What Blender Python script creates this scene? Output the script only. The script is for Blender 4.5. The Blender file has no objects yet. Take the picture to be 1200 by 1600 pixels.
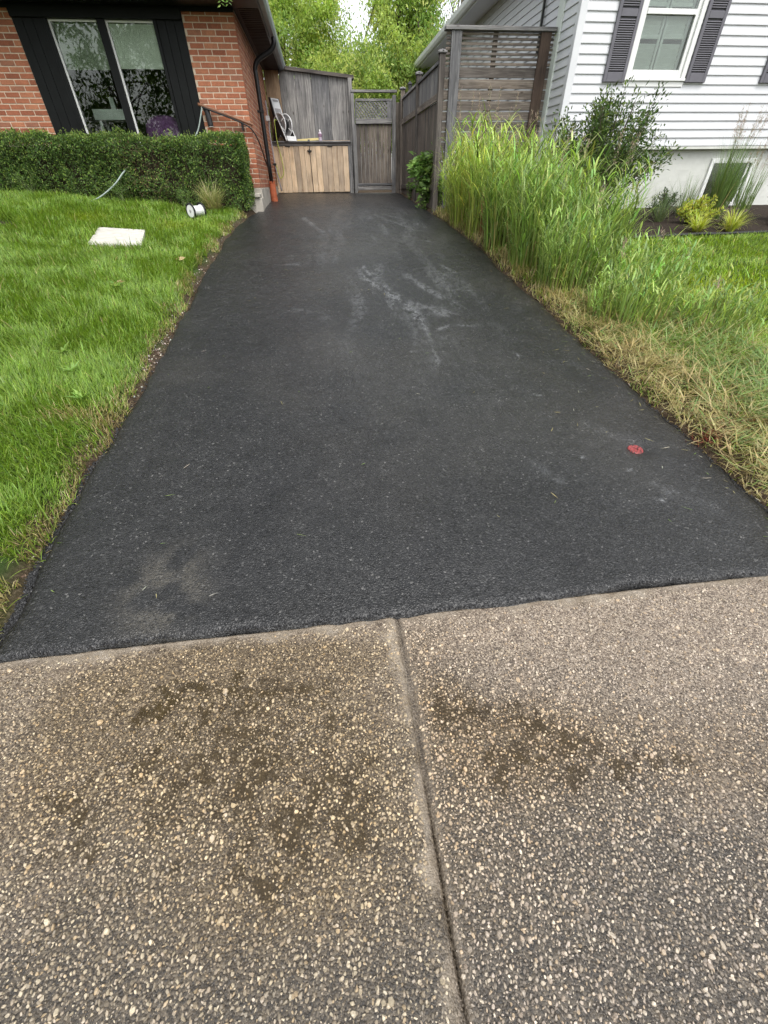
import bpy, math, random
import numpy as np
from mathutils import Vector, Matrix

R = math.radians
rng = np.random.default_rng(7)
random.seed(7)
scn = bpy.context.scene
COL = scn.collection

# ------------------------------------------------------------------ camera
cd = bpy.data.cameras.new('camera')
cam = bpy.data.objects.new('camera', cd)
COL.objects.link(cam)
cd.sensor_fit = 'VERTICAL'
cd.sensor_height = 32.0
cd.lens = 635.0 / 1600.0 * 32.0
cd.clip_start = 0.02
cd.clip_end = 900
TH, PSI, RO = R(39.1), R(6.7), R(0.87)
_f = Vector((math.sin(PSI) * math.cos(TH), math.cos(PSI) * math.cos(TH), -math.sin(TH)))
_r0 = Vector((math.cos(PSI), -math.sin(PSI), 0))
_u0 = _r0.cross(_f)
_r = math.cos(RO) * _r0 - math.sin(RO) * _u0
_u = math.cos(RO) * _u0 + math.sin(RO) * _r0
cam.matrix_world = Matrix(((_r.x, _u.x, -_f.x, 0), (_r.y, _u.y, -_f.y, 0), (_r.z, _u.z, -_f.z, 1.4), (0, 0, 0, 1)))
scn.camera = cam

# ------------------------------------------------------------------ sky, sun, exposure
SUN_EL, SUN_AZ = R(60), R(166)          # azimuth clockwise from +Y: light from behind the camera
w = bpy.data.worlds.new('World')
scn.world = w
w.use_nodes = True
nt = w.node_tree
nt.nodes.clear()
sky = nt.nodes.new('ShaderNodeTexSky')
sky.sky_type = 'NISHITA'
sky.sun_disc = False
sky.sun_elevation = SUN_EL
sky.sun_rotation = SUN_AZ
sky.air_density = 1.2
sky.dust_density = 3.0
sky.ozone_density = 0.6
hs = nt.nodes.new('ShaderNodeHueSaturation')
hs.inputs['Saturation'].default_value = 0.22
bg = nt.nodes.new('ShaderNodeBackground')
bg.inputs['Strength'].default_value = 0.15
wo = nt.nodes.new('ShaderNodeOutputWorld')
nt.links.new(sky.outputs[0], hs.inputs['Color'])
nt.links.new(hs.outputs[0], bg.inputs[0])
nt.links.new(bg.outputs[0], wo.inputs[0])
sl = bpy.data.lights.new('sun', 'SUN')
sl.energy = 0.75
sl.angle = R(40)
sl.color = (1.0, 0.965, 0.91)
so = bpy.data.objects.new('sun', sl)
COL.objects.link(so)
_sd = Vector((math.sin(SUN_AZ) * math.cos(SUN_EL), math.cos(SUN_AZ) * math.cos(SUN_EL), math.sin(SUN_EL)))
so.rotation_euler = (-_sd).to_track_quat('-Z', 'Y').to_euler()
so.location = (6, -8, 12)
scn.view_settings.view_transform = 'Standard'
scn.view_settings.look = 'None'
scn.view_settings.gamma = 1.0
scn.view_settings.exposure = 1.2
scn.cycles.use_denoising = True
scn.cycles.denoising_prefilter = 'NONE'
scn.cycles.max_bounces = 8
scn.cycles.transparent_max_bounces = 12
scn.cycles.caustics_reflective = False
scn.cycles.caustics_refractive = False

# ------------------------------------------------------------------ numpy noise
def _hash(ix, iy, seed):
    h = (ix.astype(np.int64) * 374761393 + iy.astype(np.int64) * 668265263 + seed * 1442695041) & 0xFFFFFFFF
    h = ((h ^ (h >> 13)) * 1274126177) & 0xFFFFFFFF
    return ((h ^ (h >> 16)) & 0xFFFF) / 65535.0

def vnoise(x, y, seed=0):
    x = np.asarray(x, float); y = np.asarray(y, float)
    ix = np.floor(x); iy = np.floor(y)
    fx = x - ix; fy = y - iy
    fx = fx * fx * (3 - 2 * fx); fy = fy * fy * (3 - 2 * fy)
    a = _hash(ix, iy, seed); b = _hash(ix + 1, iy, seed)
    c = _hash(ix, iy + 1, seed); d = _hash(ix + 1, iy + 1, seed)
    return (a * (1 - fx) + b * fx) * (1 - fy) + (c * (1 - fx) + d * fx) * fy

def fbm(x, y, seed=0, o=4):
    s = 0; a = .5; t = 0
    for k in range(o):
        s = s + a * vnoise(np.asarray(x) * 2 ** k, np.asarray(y) * 2 ** k, seed + k * 17)
        t += a; a *= .5
    return s / t

def sstep(a, b, x):
    t = np.clip((np.asarray(x, float) - a) / (b - a), 0, 1)
    return t * t * (3 - 2 * t)

# ------------------------------------------------------------------ terrain profile
_YR = [-200, -2, 1.03, 7.0, 8.84, 10.62, 13.4, 14.4, 18, 200]
_ZR = [-.5, -.06, 0, .695, .845, .962, 1.12, 1.165, 1.25, 2.0]
_YL = [-200, -2, 1.03, 7.0, 8.84, 10.0, 12.4, 14.4, 18, 200]
_ZL = [-.5, -.06, 0, .695, .91, 1.02, 1.13, 1.205, 1.27, 2.0]
def drive_z(x, y):
    t = np.clip((np.asarray(x, float) + 1.3) / 3.5, 0, 1)
    return np.interp(y, _YL, _ZL) * (1 - t) + np.interp(y, _YR, _ZR) * t

def edge_l(y):
    y = np.asarray(y, float)
    e = np.interp(y, [-5, .9, 1.1, 2, 4.5, 6, 7.6, 8.6, 9.3, 9.9, 14.5], [-1.4, -1.39, -1.41, -1.43, -1.41, -1.45, -1.44, -1.36, -1.25, -1.1, -1.06])
    return e + (vnoise(y * 2.3, y * 0, 5) - .5) * .05 * (y < 9.5) + (vnoise(y * 9, y * 0, 6) - .5) * .025

def edge_r(y):
    y = np.asarray(y, float)
    e = np.interp(y, [-5, 1.0, 1.5, 14.5], [2.12, 2.14, 2.17, 2.2])
    return e + (vnoise(y * 2.1, y * 0 + 3, 8) - .5) * .05 + (vnoise(y * 9, y * 0, 9) - .5) * .025

def ground_z(x, y):
    x = np.asarray(x, float); y = np.asarray(y, float)
    z = drive_z(x, y)
    left = edge_l(y) - x
    right = x - edge_r(y)
    outw = sstep(1.0, 1.6, y)
    zl = z + (.085 * np.clip(left, 0, 5) * np.clip((y - .5) / 6, .2, 1) + .055 * sstep(.02, .13, left) - .035 * (1 - sstep(-.02, .06, left))) * np.where(y > 9.9, 1, 1)
    zr = z + .05 * sstep(.0, .12, right) - .03 * (1 - sstep(-.03, .05, right))
    zin = z - .06
    zz = np.where(left > -.02, zl, np.where(right > -.02, zr, zin))
    zz = zz + (fbm(x * 1.7, y * 1.7, 31, 3) - .5) * .05 * ((left > .1) | (right > .1))
    flat = drive_z(x, y) - .12
    k = sstep(1.03, 1.06, y)
    return flat * (1 - k) + zz * k

# ------------------------------------------------------------------ node material helpers
def new_mat(name):
    m = bpy.data.materials.new(name)
    m.use_nodes = True
    n = m.node_tree.nodes; l = m.node_tree.links
    return m, n, l, n['Principled BSDF'], n['Material Output']

def ramp(n, l, src, stops):
    r = n.new('ShaderNodeValToRGB')
    el = r.color_ramp.elements
    while len(el) < len(stops): el.new(.5)
    for e, (p, c) in zip(el, stops):
        e.position = p
        e.color = (*c, 1) if len(c) == 3 else c
    l.new(src, r.inputs[0])
    return r.outputs[0]

def noise(n, l, vec, scale, detail=4, rough=.55, dist=0):
    t = n.new('ShaderNodeTexNoise')
    t.inputs['Scale'].default_value = scale
    t.inputs['Detail'].default_value = detail
    t.inputs['Roughness'].default_value = rough
    t.inputs['Distortion'].default_value = dist
    if vec is not None: l.new(vec, t.inputs['Vector'])
    return t

def mixc(n, l, f, a, b, mode='MIX'):
    m = n.new('ShaderNodeMix')
    m.data_type = 'RGBA'; m.blend_type = mode; m.clamp_factor = True
    for s, v in ((m.inputs[0], f), (m.inputs[6], a), (m.inputs[7], b)):
        if isinstance(v, (int, float)): s.default_value = v
        elif isinstance(v, tuple): s.default_value = (*v, 1)
        else: l.new(v, s)
    return m.outputs[2]

def math_(n, l, op, a, b=None, clamp=False):
    m = n.new('ShaderNodeMath'); m.operation = op; m.use_clamp = clamp
    for s, v in zip(m.inputs, (a, b)):
        if v is None: continue
        if isinstance(v, (int, float)): s.default_value = v
        else: l.new(v, s)
    return m.outputs[0]

def pos(n, l, scale=(1, 1, 1), rnd=0.0):
    g = n.new('ShaderNodeNewGeometry')
    mp = n.new('ShaderNodeMapping')
    mp.inputs['Scale'].default_value = scale
    l.new(g.outputs['Position'], mp.inputs['Vector'])
    if rnd:
        oi = n.new('ShaderNodeObjectInfo')
        mu = n.new('ShaderNodeVectorMath'); mu.operation = 'SCALE'
        mu.inputs[0].default_value = (1.0, 1.7, 2.3)
        s = math_(n, l, 'MULTIPLY', oi.outputs['Random'], rnd)
        l.new(s, mu.inputs['Scale'])
        l.new(mu.outputs[0], mp.inputs['Location'])
    return mp.outputs[0]

def bump(n, l, h, strength, dist, bsdf, prev=None):
    b = n.new('ShaderNodeBump')
    b.inputs['Strength'].default_value = strength
    b.inputs['Distance'].default_value = dist
    l.new(h, b.inputs['Height'])
    if prev is not None: l.new(prev, b.inputs['Normal'])
    if bsdf is not None: l.new(b.outputs[0], bsdf.inputs['Normal'])
    return b.outputs[0]

def attr(n, name):
    a = n.new('ShaderNodeAttribute'); a.attribute_name = name
    return a

def simple(name, col, rough=.6, var=.15, scale=8, spec=.4, bmp=0, metal=0, rnd=True):
    m, n, l, b, o = new_mat(name)
    v = pos(n, l, rnd=13.0 if rnd else 0)
    t = noise(n, l, v, scale, 5)
    lo = tuple(c * (1 - var) for c in col); hi = tuple(min(1, c * (1 + var)) for c in col)
    l.new(ramp(n, l, t.outputs[0], [(.3, lo), (.7, hi)]), b.inputs['Base Color'])
    b.inputs['Roughness'].default_value = rough
    b.inputs['Specular IOR Level'].default_value = spec
    b.inputs['Metallic'].default_value = metal
    if bmp:
        t2 = noise(n, l, v, scale * 8, 4)
        bump(n, l, t2.outputs[0], .5, bmp, b)
    return m

def wood(name, axis, dark, mid, light, knots=True):
    m, n, l, b, o = new_mat(name)
    s = {'X': (1.2, 26, 26), 'Y': (26, 1.2, 26), 'Z': (26, 26, 1.2)}[axis]
    v = pos(n, l, s, rnd=60.0)
    t = noise(n, l, v, 1.6, 6, .62, 1.2)
    v2 = pos(n, l, (1, 1, 1), rnd=20.0)
    t2 = noise(n, l, v2, 2.3, 4)
    c = ramp(n, l, t.outputs[0], [(.28, dark), (.5, mid), (.74, light)])
    oi = n.new('ShaderNodeObjectInfo')
    tone = ramp(n, l, oi.outputs['Random'], [(0, (.68, .68, .7)), (.5, (1, .98, .96)), (1, (1.25, 1.2, 1.14))])
    c = mixc(n, l, 1.0, c, tone, 'MULTIPLY')
    blot = ramp(n, l, t2.outputs[0], [(.32, (.62, .62, .64)), (.6, (1.1, 1.08, 1.05))])
    c = mixc(n, l, .8, c, blot, 'MULTIPLY')
    if knots:
        vk = pos(n, l, {'X': (3, 7, 7), 'Y': (7, 3, 7), 'Z': (7, 7, 3)}[axis], rnd=30.0)
        vo = n.new('ShaderNodeTexVoronoi'); vo.inputs['Scale'].default_value = 1.0
        l.new(vk, vo.inputs['Vector'])
        k = ramp(n, l, vo.outputs['Distance'], [(.05, (.25, .2, .17)), (.13, (1, 1, 1))])
        c = mixc(n, l, .85, c, k, 'MULTIPLY')
    l.new(c, b.inputs['Base Color'])
    b.inputs['Roughness'].default_value = .82
    b.inputs['Specular IOR Level'].default_value = .25
    bump(n, l, t.outputs[0], .5, .004, b)
    return m

M = {}
GRAY = ((.06, .06, .062), (.17, .172, .174), (.34, .34, .338))
for ax in 'XYZ':
    M['gray_' + ax] = wood('weathered_wood_' + ax, ax, *GRAY)
FG = ((.05, .043, .037), (.13, .114, .099), (.26, .238, .212))
for ax in 'XYZ':
    M['fence_' + ax] = wood('fence_wood_' + ax, ax, *FG)
M['cedar'] = wood('new_cedar', 'Z', (.47, .335, .21), (.62, .485, .34), (.71, .595, .455))
M['tanboard'] = wood('tan_board', 'Z', (.2, .14, .09), (.38, .28, .19), (.5, .4, .29))
M['brownpost'] = wood('brown_stained_wood', 'Z', (.03, .022, .018), (.062, .045, .036), (.1, .075, .06), False)
M['darkcap'] = wood('dark_cap_wood', 'X', (.03, .027, .026), (.07, .064, .06), (.14, .13, .12), False)

def m_brick():
    m, n, l, b, o = new_mat('red_brick')
    oi = n.new('ShaderNodeObjectInfo')
    v = pos(n, l, rnd=9)
    c = ramp(n, l, oi.outputs['Random'], [(0, (.27, .088, .045)), (.25, (.36, .125, .066)), (.6, (.41, .155, .082)), (.85, (.44, .185, .10)), (1, (.29, .125, .078))])
    t = noise(n, l, v, 60, 6, .6)
    c = mixc(n, l, .75, c, ramp(n, l, t.outputs[0], [(.3, (.7, .68, .66)), (.65, (1.15, 1.13, 1.1))]), 'MULTIPLY')
    t2 = noise(n, l, v, 9, 3)
    c = mixc(n, l, .6, c, ramp(n, l, t2.outputs[0], [(.35, (.78, .78, .8)), (.65, (1.1, 1.08, 1.06))]), 'MULTIPLY')
    l.new(c, b.inputs['Base Color'])
    b.inputs['Roughness'].default_value = .85
    bump(n, l, t.outputs[0], .6, .003, b)
    return m
M['brick'] = m_brick()
def m_brick_side():
    m, n, l, b, o = new_mat('red_brick_courses')
    a = attr(n, 'Col')
    v = pos(n, l)
    t = noise(n, l, v, 50, 5, .6)
    c = mixc(n, l, .7, a.outputs['Color'], ramp(n, l, t.outputs[0], [(.3, (.7, .7, .7)), (.65, (1.15, 1.13, 1.1))]), 'MULTIPLY')
    l.new(c, b.inputs['Base Color'])
    b.inputs['Roughness'].default_value = .85
    bump(n, l, t.outputs[0], .6, .003, b)
    return m
M['brick_side'] = m_brick_side()
M['mortar'] = simple('mortar', (.58, .47, .36), .9, .18, 30, .2, .002)
M['found'] = simple('parged_concrete', (.40, .37, .32), .85, .28, 7, .25, .004)
M['black'] = simple('black_paint', (.0042, .005, .005), .55, .25, 6, .2)
M['blacktrim'] = simple('black_trim', (.016, .016, .017), .35, .3, 6, .4)
M['browntrim'] = simple('brown_metal', (.05, .03, .024), .4, .25, 6, .4)
M['soffit'] = simple('dark_brown_soffit', (.035, .022, .019), .55, .2, 6, .3)
M['gutter'] = simple('grey_blue_gutter', (.30, .33, .36), .35, .15, 3, .5)
M['roof'] = simple('asphalt_shingle', (.07, .068, .066), .9, .3, 20, .2, .006)
M['vinyl'] = simple('white_vinyl', (.68, .69, .67), .45, .04, 3, .4)
M['siding'] = simple('white_siding', (.58, .59, .605), .5, .04, 2.2, .35)
M['sidingtrim'] = simple('pale_trim', (.60, .64, .60), .5, .05, 3, .35)
M['painted'] = simple('white_painted_brick', (.55, .56, .52), .75, .07, 5, .3)
M['shutter'] = simple('grey_shutter', (.115, .112, .128), .5, .1, 4, .35)
M['terracotta'] = simple('orange_clay', (.46, .125, .055), .6, .22, 12, .3, .002)
M['white'] = simple('white_plastic', (.74, .74, .73), .4, .06, 9, .45)
M['greyplastic'] = simple('grey_plastic', (.34, .33, .33), .45, .12, 14, .4)
M['blackplastic'] = simple('black_plastic', (.018, .018, .019), .4, .2, 9, .4)
M['rubber'] = simple('black_rubber', (.014, .014, .015), .55, .2, 9, .35)
M['greenhose'] = simple('yellow_green_hose', (.44, .52, .09), .4, .1, 20, .4)
M['palehose'] = simple('pale_grey_green_hose', (.3, .36, .33), .4, .12, 20, .4)
M['handrail'] = simple('brown_rail', (.19, .085, .045), .5, .3, 14, .4)
M['greypipe'] = simple('grey_conduit', (.42, .38, .40), .5, .12, 9, .4)
M['yellow'] = simple('yellow_board', (.66, .55, .24), .6, .1, 9, .4)
M['slab'] = simple('pale_paver', (.50, .48, .43), .9, .14, 11, .2, .006)
M['interior'] = simple('interior_wall', (.16, .15, .12), .9, .1, 3, .2)
M['intfloor'] = simple('interior_floor', (.1, .07, .045), .6, .2, 3, .3)
M['shade'] = simple('roller_shade', (.82, .82, .73), .9, .05, 6, .2)
M['purple'] = simple('purple_cloth', (.30, .12, .33), .9, .25, 9, .2, .006)
M['red'] = None
M['steel'] = simple('dark_iron', (.02, .019, .018), .5, .3, 30, .4)

def m_glass():
    m, n, l, b, o = new_mat('window_glass')
    tr = n.new('ShaderNodeBsdfTransparent'); tr.inputs[0].default_value = (.87, .92, .88, 1)
    gl = n.new('ShaderNodeBsdfGlossy'); gl.inputs['Roughness'].default_value = .01
    fr = n.new('ShaderNodeFresnel'); fr.inputs['IOR'].default_value = 1.5
    f2 = math_(n, l, 'MULTIPLY', fr.outputs[0], 1.25, True)
    mx = n.new('ShaderNodeMixShader')
    l.new(f2, mx.inputs[0]); l.new(tr.outputs[0], mx.inputs[1]); l.new(gl.outputs[0], mx.inputs[2])
    l.new(mx.outputs[0], o.inputs['Surface'])
    return m
M['glass'] = m_glass()

def m_leaf(name, trans=.35, rough=.45, spec=.35):
    m, n, l, b, o = new_mat(name)
    a = attr(n, 'Col')
    l.new(a.outputs['Color'], b.inputs['Base Color'])
    b.inputs['Roughness'].default_value = rough
    b.inputs['Specular IOR Level'].default_value = spec
    t = n.new('ShaderNodeBsdfTranslucent')
    hs_ = n.new('ShaderNodeHueSaturation')
    hs_.inputs['Value'].default_value = 1.5; hs_.inputs['Saturation'].default_value = 1.1
    hs_.inputs['Hue'].default_value = .49
    l.new(a.outputs['Color'], hs_.inputs['Color'])
    l.new(hs_.outputs[0], t.inputs['Color'])
    mx = n.new('ShaderNodeMixShader'); mx.inputs[0].default_value = trans
    l.new(b.outputs[0], mx.inputs[1]); l.new(t.outputs[0], mx.inputs[2])
    l.new(mx.outputs[0], o.inputs['Surface'])
    return m
M['grass'] = m_leaf('grass_blade', .3, .42, .4)
M['leaf'] = m_leaf('leaf', .35, .45, .35)
M['treeleaf'] = m_leaf('tree_leaf', .5, .5, .3)
M['bark'] = simple('bark', (.085, .07, .055), .9, .4, 18, .2, .01)
M['twig'] = simple('hedge_twig', (.045, .036, .022), .9, .4, 18, .2, .004)
M['stem'] = simple('green_stem', (.12, .15, .06), .7, .3, 10, .3)

def m_ground():
    m, n, l, b, o = new_mat('soil_and_turf')
    v = pos(n, l)
    a = attr(n, 'Col')
    t = noise(n, l, v, 45, 7, .65)
    t2 = noise(n, l, v, 5, 4)
    soil = ramp(n, l, t.outputs[0], [(.28, (.022, .015, .009)), (.5, (.06, .042, .027)), (.68, (.12, .09, .062)), (.78, (.24, .2, .155))])
    turf = ramp(n, l, t2.outputs[0], [(.3, (.028, .05, .012)), (.7, (.055, .09, .02))])
    sx = n.new('ShaderNodeSeparateColor'); l.new(a.outputs['Color'], sx.inputs[0])
    c = mixc(n, l, sx.outputs[0], soil, turf)
    mul = ramp(n, l, t.outputs[0], [(.3, (.015, .011, .008)), (.55, (.035, .026, .02)), (.75, (.07, .052, .04))])
    c = mixc(n, l, sx.outputs[1], c, mul)
    l.new(c, b.inputs['Base Color'])
    b.inputs['Roughness'].default_value = .95
    b.inputs['Specular IOR Level'].default_value = .15
    bump(n, l, t.outputs[0], .9, .02, b)
    return m
M['ground'] = m_ground()

def m_asphalt():
    m, n, l, b, o = new_mat('fresh_asphalt')
    v = pos(n, l)
    a = attr(n, 'Col')
    sx = n.new('ShaderNodeSeparateColor'); l.new(a.outputs['Color'], sx.inputs[0])
    stain, coarse, dust = sx.outputs[0], sx.outputs[1], sx.outputs[2]
    nz = noise(n, l, v, 30, 2)
    wv = n.new('ShaderNodeVectorMath'); wv.operation = 'MULTIPLY_ADD'
    l.new(nz.outputs['Color'], wv.inputs[0]); wv.inputs[1].default_value = (.006, .006, .006); l.new(v, wv.inputs[2])
    vo = n.new('ShaderNodeTexVoronoi'); vo.inputs['Scale'].default_value = 120
    vo.inputs['Randomness'].default_value = 1.0
    l.new(wv.outputs[0], vo.inputs['Vector'])
    vs = n.new('ShaderNodeTexVoronoi'); vs.inputs['Scale'].default_value = 260
    l.new(v, vs.inputs['Vector'])
    cs = n.new('ShaderNodeSeparateColor'); l.new(vo.outputs['Color'], cs.inputs[0])
    big = noise(n, l, v, 1.3, 5, .6)
    mid = noise(n, l, v, 9, 5, .65)
    base = ramp(n, l, cs.outputs[0], [(0, (.0025, .0026, .0027)), (.10, (.005, .0051, .0052)), (.18, (.0105, .0106, .0107)), (.85, (.0160, .0162, .0162)), (.94, (.028, .0282, .028)), (.99, (.05, .05, .049)), (.998, (.10, .098, .094))])  # palest cells put tiny stone highlights into the colour
    base = mixc(n, l, .9, base, ramp(n, l, big.outputs[0], [(.3, (.8, .8, .82)), (.7, (1.28, 1.27, 1.24))]), 'MULTIPLY')
    base = mixc(n, l, .8, base, ramp(n, l, mid.outputs[0], [(.32, (.72, .72, .73)), (.68, (1.25, 1.25, 1.24))]), 'MULTIPLY')
    # open voids between the stones, more of them where the mix is coarse
    pit = noise(n, l, v, 75, 3, .6)
    thr = math_(n, l, 'MULTIPLY_ADD', coarse, .13)
    thr_n = thr.node; thr_n.inputs[2].default_value = .37
    pm = math_(n, l, 'SUBTRACT', thr, pit.outputs[0])
    pm = math_(n, l, 'MULTIPLY', pm, 18, True)
    base = mixc(n, l, math_(n, l, 'MULTIPLY', pm, .8), base, (.006, .006, .0065))
    # dried whitish water marks and tan dust
    gr = noise(n, l, v, 120, 3, .7)
    gm = ramp(n, l, gr.outputs[0], [(.36, (0, 0, 0)), (.62, (1, 1, 1))])
    st = math_(n, l, 'MULTIPLY', stain, gm)
    brk = noise(n, l, pos(n, l, (1.0, .55, 1)), 22, 4, .7)
    st = math_(n, l, 'MULTIPLY', st, ramp(n, l, brk.outputs[0], [(.43, (.05, .05, .05)), (.55, (1, 1, 1))]))
    base = mixc(n, l, math_(n, l, 'MULTIPLY', st, 1.35, True), base, (.165, .17, .175))
    du = math_(n, l, 'MULTIPLY', dust, gm)
    base = mixc(n, l, math_(n, l, 'MULTIPLY', du, .55, True), base, (.11, .10, .08))
    l.new(base, b.inputs['Base Color'])
    rr = ramp(n, l, mid.outputs[0], [(.3, (.27, .27, .27)), (.7, (.44, .44, .44))])
    l.new(rr, b.inputs['Roughness'])
    b.inputs['Specular IOR Level'].default_value = .5
    h1 = math_(n, l, 'SUBTRACT', 1.0, vo.outputs['Distance'])
    h1 = math_(n, l, 'POWER', h1, 2.0)
    h = math_(n, l, 'MULTIPLY_ADD', h1, .9); h.node.inputs[2].default_value = 0
    hsm = math_(n, l, 'MULTIPLY', vs.outputs['Distance'], -.25)
    hh = math_(n, l, 'ADD', h, hsm)
    hh = math_(n, l, 'SUBTRACT', hh, math_(n, l, 'MULTIPLY', pm, .9))
    bump(n, l, hh, .75, .0045, b)
    return m
M['asphalt'] = m_asphalt()
M['crumb'] = simple('asphalt_crumb', (.022, .022, .023), .4, .5, 90, .5)

def m_concrete():
    m, n, l, b, o = new_mat('wet_exposed_concrete')
    v = pos(n, l)
    a = attr(n, 'Col')
    sx = n.new('ShaderNodeSeparateColor'); l.new(a.outputs['Color'], sx.inputs[0])
    wet, edge, brown = sx.outputs[0], sx.outputs[1], sx.outputs[2]  # first channel: damp together with a painted dark reflection
    t = noise(n, l, v, 150, 6, .7)
    t2 = noise(n, l, v, 14, 5, .6)
    vo = n.new('ShaderNodeTexVoronoi'); vo.inputs['Scale'].default_value = 210
    l.new(v, vo.inputs['Vector'])
    cs = n.new('ShaderNodeSeparateColor'); l.new(vo.outputs['Color'], cs.inputs[0])
    dry = ramp(n, l, cs.outputs[0], [(0, (.06, .044, .031)), (.45, (.175, .137, .103)), (.8, (.30, .25, .195)), (1, (.42, .36, .29))])
    dry = mixc(n, l, .8, dry, ramp(n, l, t2.outputs[0], [(.3, (.72, .7, .69)), (.7, (1.12, 1.1, 1.08))]), 'MULTIPLY')
    dark = ramp(n, l, cs.outputs[0], [(0, (.015, .0122, .0085)), (.5, (.043, .0345, .0245)), (1, (.115, .095, .07))])
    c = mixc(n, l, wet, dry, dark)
    ed = ramp(n, l, t2.outputs[0], [(.3, (.19, .15, .10)), (.55, (.28, .24, .185)), (.75, (.33, .305, .27))])
    c = mixc(n, l, math_(n, l, 'MULTIPLY', brown, .85), c, ramp(n, l, cs.outputs[0], [(0, (.026, .016, .006)), (.5, (.062, .041, .017)), (1, (.15, .11, .06))]))
    c = mixc(n, l, math_(n, l, 'MULTIPLY', edge, .8), c, ed)
    fine = ramp(n, l, t.outputs[0], [(.3, (.6, .58, .56)), (.62, (1.15, 1.14, 1.12))])
    c = mixc(n, l, .8, c, fine, 'MULTIPLY')
    l.new(c, b.inputs['Base Color'])
    rr = n.new('ShaderNodeMapRange'); l.new(wet, rr.inputs[0])
    rr.inputs[3].default_value = .42; rr.inputs[4].default_value = .14
    l.new(rr.outputs[0], b.inputs['Roughness'])
    b.inputs['Specular IOR Level'].default_value = .5
    hh = math_(n, l, 'ADD', math_(n, l, 'MULTIPLY', vo.outputs['Distance'], -.7), t.outputs[0])
    bump(n, l, hh, .8, .004, b)
    return m
M['concrete'] = m_concrete()

def m_stone():
    m, n, l, b, o = new_mat('wet_pebble')
    a = attr(n, 'Col')
    v = pos(n, l)
    t = noise(n, l, v, 260, 4, .6)
    c = mixc(n, l, .7, a.outputs['Color'], ramp(n, l, t.outputs[0], [(.3, (.62, .6, .57)), (.65, (1.15, 1.15, 1.15))]), 'MULTIPLY')
    l.new(c, b.inputs['Base Color'])
    b.inputs['Roughness'].default_value = .18
    b.inputs['Specular IOR Level'].default_value = .5
    bump(n, l, t.outputs[0], .6, .002, b)
    return m
M['stone'] = m_stone()
def m_mud():
    m, n, l, b, o = new_mat('muddy_water')
    t = noise(n, l, pos(n, l), 30, 4)
    l.new(ramp(n, l, t.outputs[0], [(.3, (.030, .019, .0065)), (.7, (.062, .042, .016))]), b.inputs['Base Color'])
    b.inputs['Roughness'].default_value = .1
    b.inputs['Specular IOR Level'].default_value = .4
    a = attr(n, 'Col')
    tr = n.new('ShaderNodeBsdfTransparent')
    mx = n.new('ShaderNodeMixShader')
    l.new(a.outputs['Fac'], mx.inputs[0]); l.new(tr.outputs[0], mx.inputs[1]); l.new(b.outputs[0], mx.inputs[2])
    l.new(mx.outputs[0], o.inputs['Surface'])
    return m
M['mud'] = m_mud()
def m_red():
    m, n, l, b, o = new_mat('red_marking_paint')
    v = pos(n, l)
    t = noise(n, l, v, 90, 4, .6)
    l.new(ramp(n, l, t.outputs[0], [(.40, (.035, .012, .012)), (.5, (.23, .032, .032)), (.72, (.31, .06, .055))]), b.inputs['Base Color'])
    b.inputs['Roughness'].default_value = .5
    bump(n, l, t.outputs[0], .5, .004, b)
    return m
M['red'] = m_red()

# ------------------------------------------------------------------ object helpers
ORI = {}
def tag(o, label=None, cat=None, group=None, kind=None):
    if label: o['label'] = label
    if cat: o['category'] = cat
    if group: o['group'] = group
    if kind: o['kind'] = kind
    return o

def link(o, parent=None, loc=(0, 0, 0)):
    COL.objects.link(o)
    o.location = loc
    ORI[o.name] = Vector(loc)
    if parent is not None:
        o.parent = parent
        o.matrix_parent_inverse = Matrix.Translation(-ORI[parent.name])
    return o

def empty(name, loc, label, cat, group=None):
    e = bpy.data.objects.new(name, None)
    e.empty_display_size = .1
    link(e, None, loc)
    return tag(e, label, cat, group)

def np_mesh(name, V, F, mat, cols=None, smooth=False):
    """V Nx3, F list of arrays of polygons (each Mxk)"""
    me = bpy.data.meshes.new(name)
    if isinstance(F, np.ndarray): F = [F]
    F = [np.asarray(f, np.int32) for f in F if len(f)]
    nl = sum(f.size for f in F); npol = sum(len(f) for f in F)
    me.vertices.add(len(V)); me.vertices.foreach_set('co', np.asarray(V, np.float32).ravel())
    me.loops.add(nl); me.polygons.add(npol)
    me.loops.foreach_set('vertex_index', np.concatenate([f.ravel() for f in F]))
    tot = np.concatenate([np.full(len(f), f.shape[1], np.int32) for f in F])
    st = np.concatenate([[0], np.cumsum(tot)[:-1]]).astype(np.int32)
    me.polygons.foreach_set('loop_start', st)
    me.polygons.foreach_set('loop_total', tot)
    me.polygons.foreach_set('use_smooth', np.full(npol, bool(smooth)))
    if cols is not None:
        ca = me.color_attributes.new('Col', 'FLOAT_COLOR', 'POINT')
        c4 = np.ones((len(V), 4), np.float32); c4[:, :3] = cols
        ca.data.foreach_set('color', c4.ravel())
    me.materials.append(mat)
    me.update(calc_edges=True)
    me.validate()
    return me

def np_obj(name, V, F, mat, parent=None, cols=None, smooth=False, origin=None, kind=None):
    V = np.asarray(V, float)
    if origin is None: origin = (V.min(0) + V.max(0)) / 2; origin[2] = V[:, 2].min()
    origin = np.asarray(origin, float)
    o = bpy.data.objects.new(name, np_mesh(name, V - origin, F, mat, cols, smooth))
    link(o, parent, tuple(origin))
    if kind: o['kind'] = kind
    return o

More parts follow.
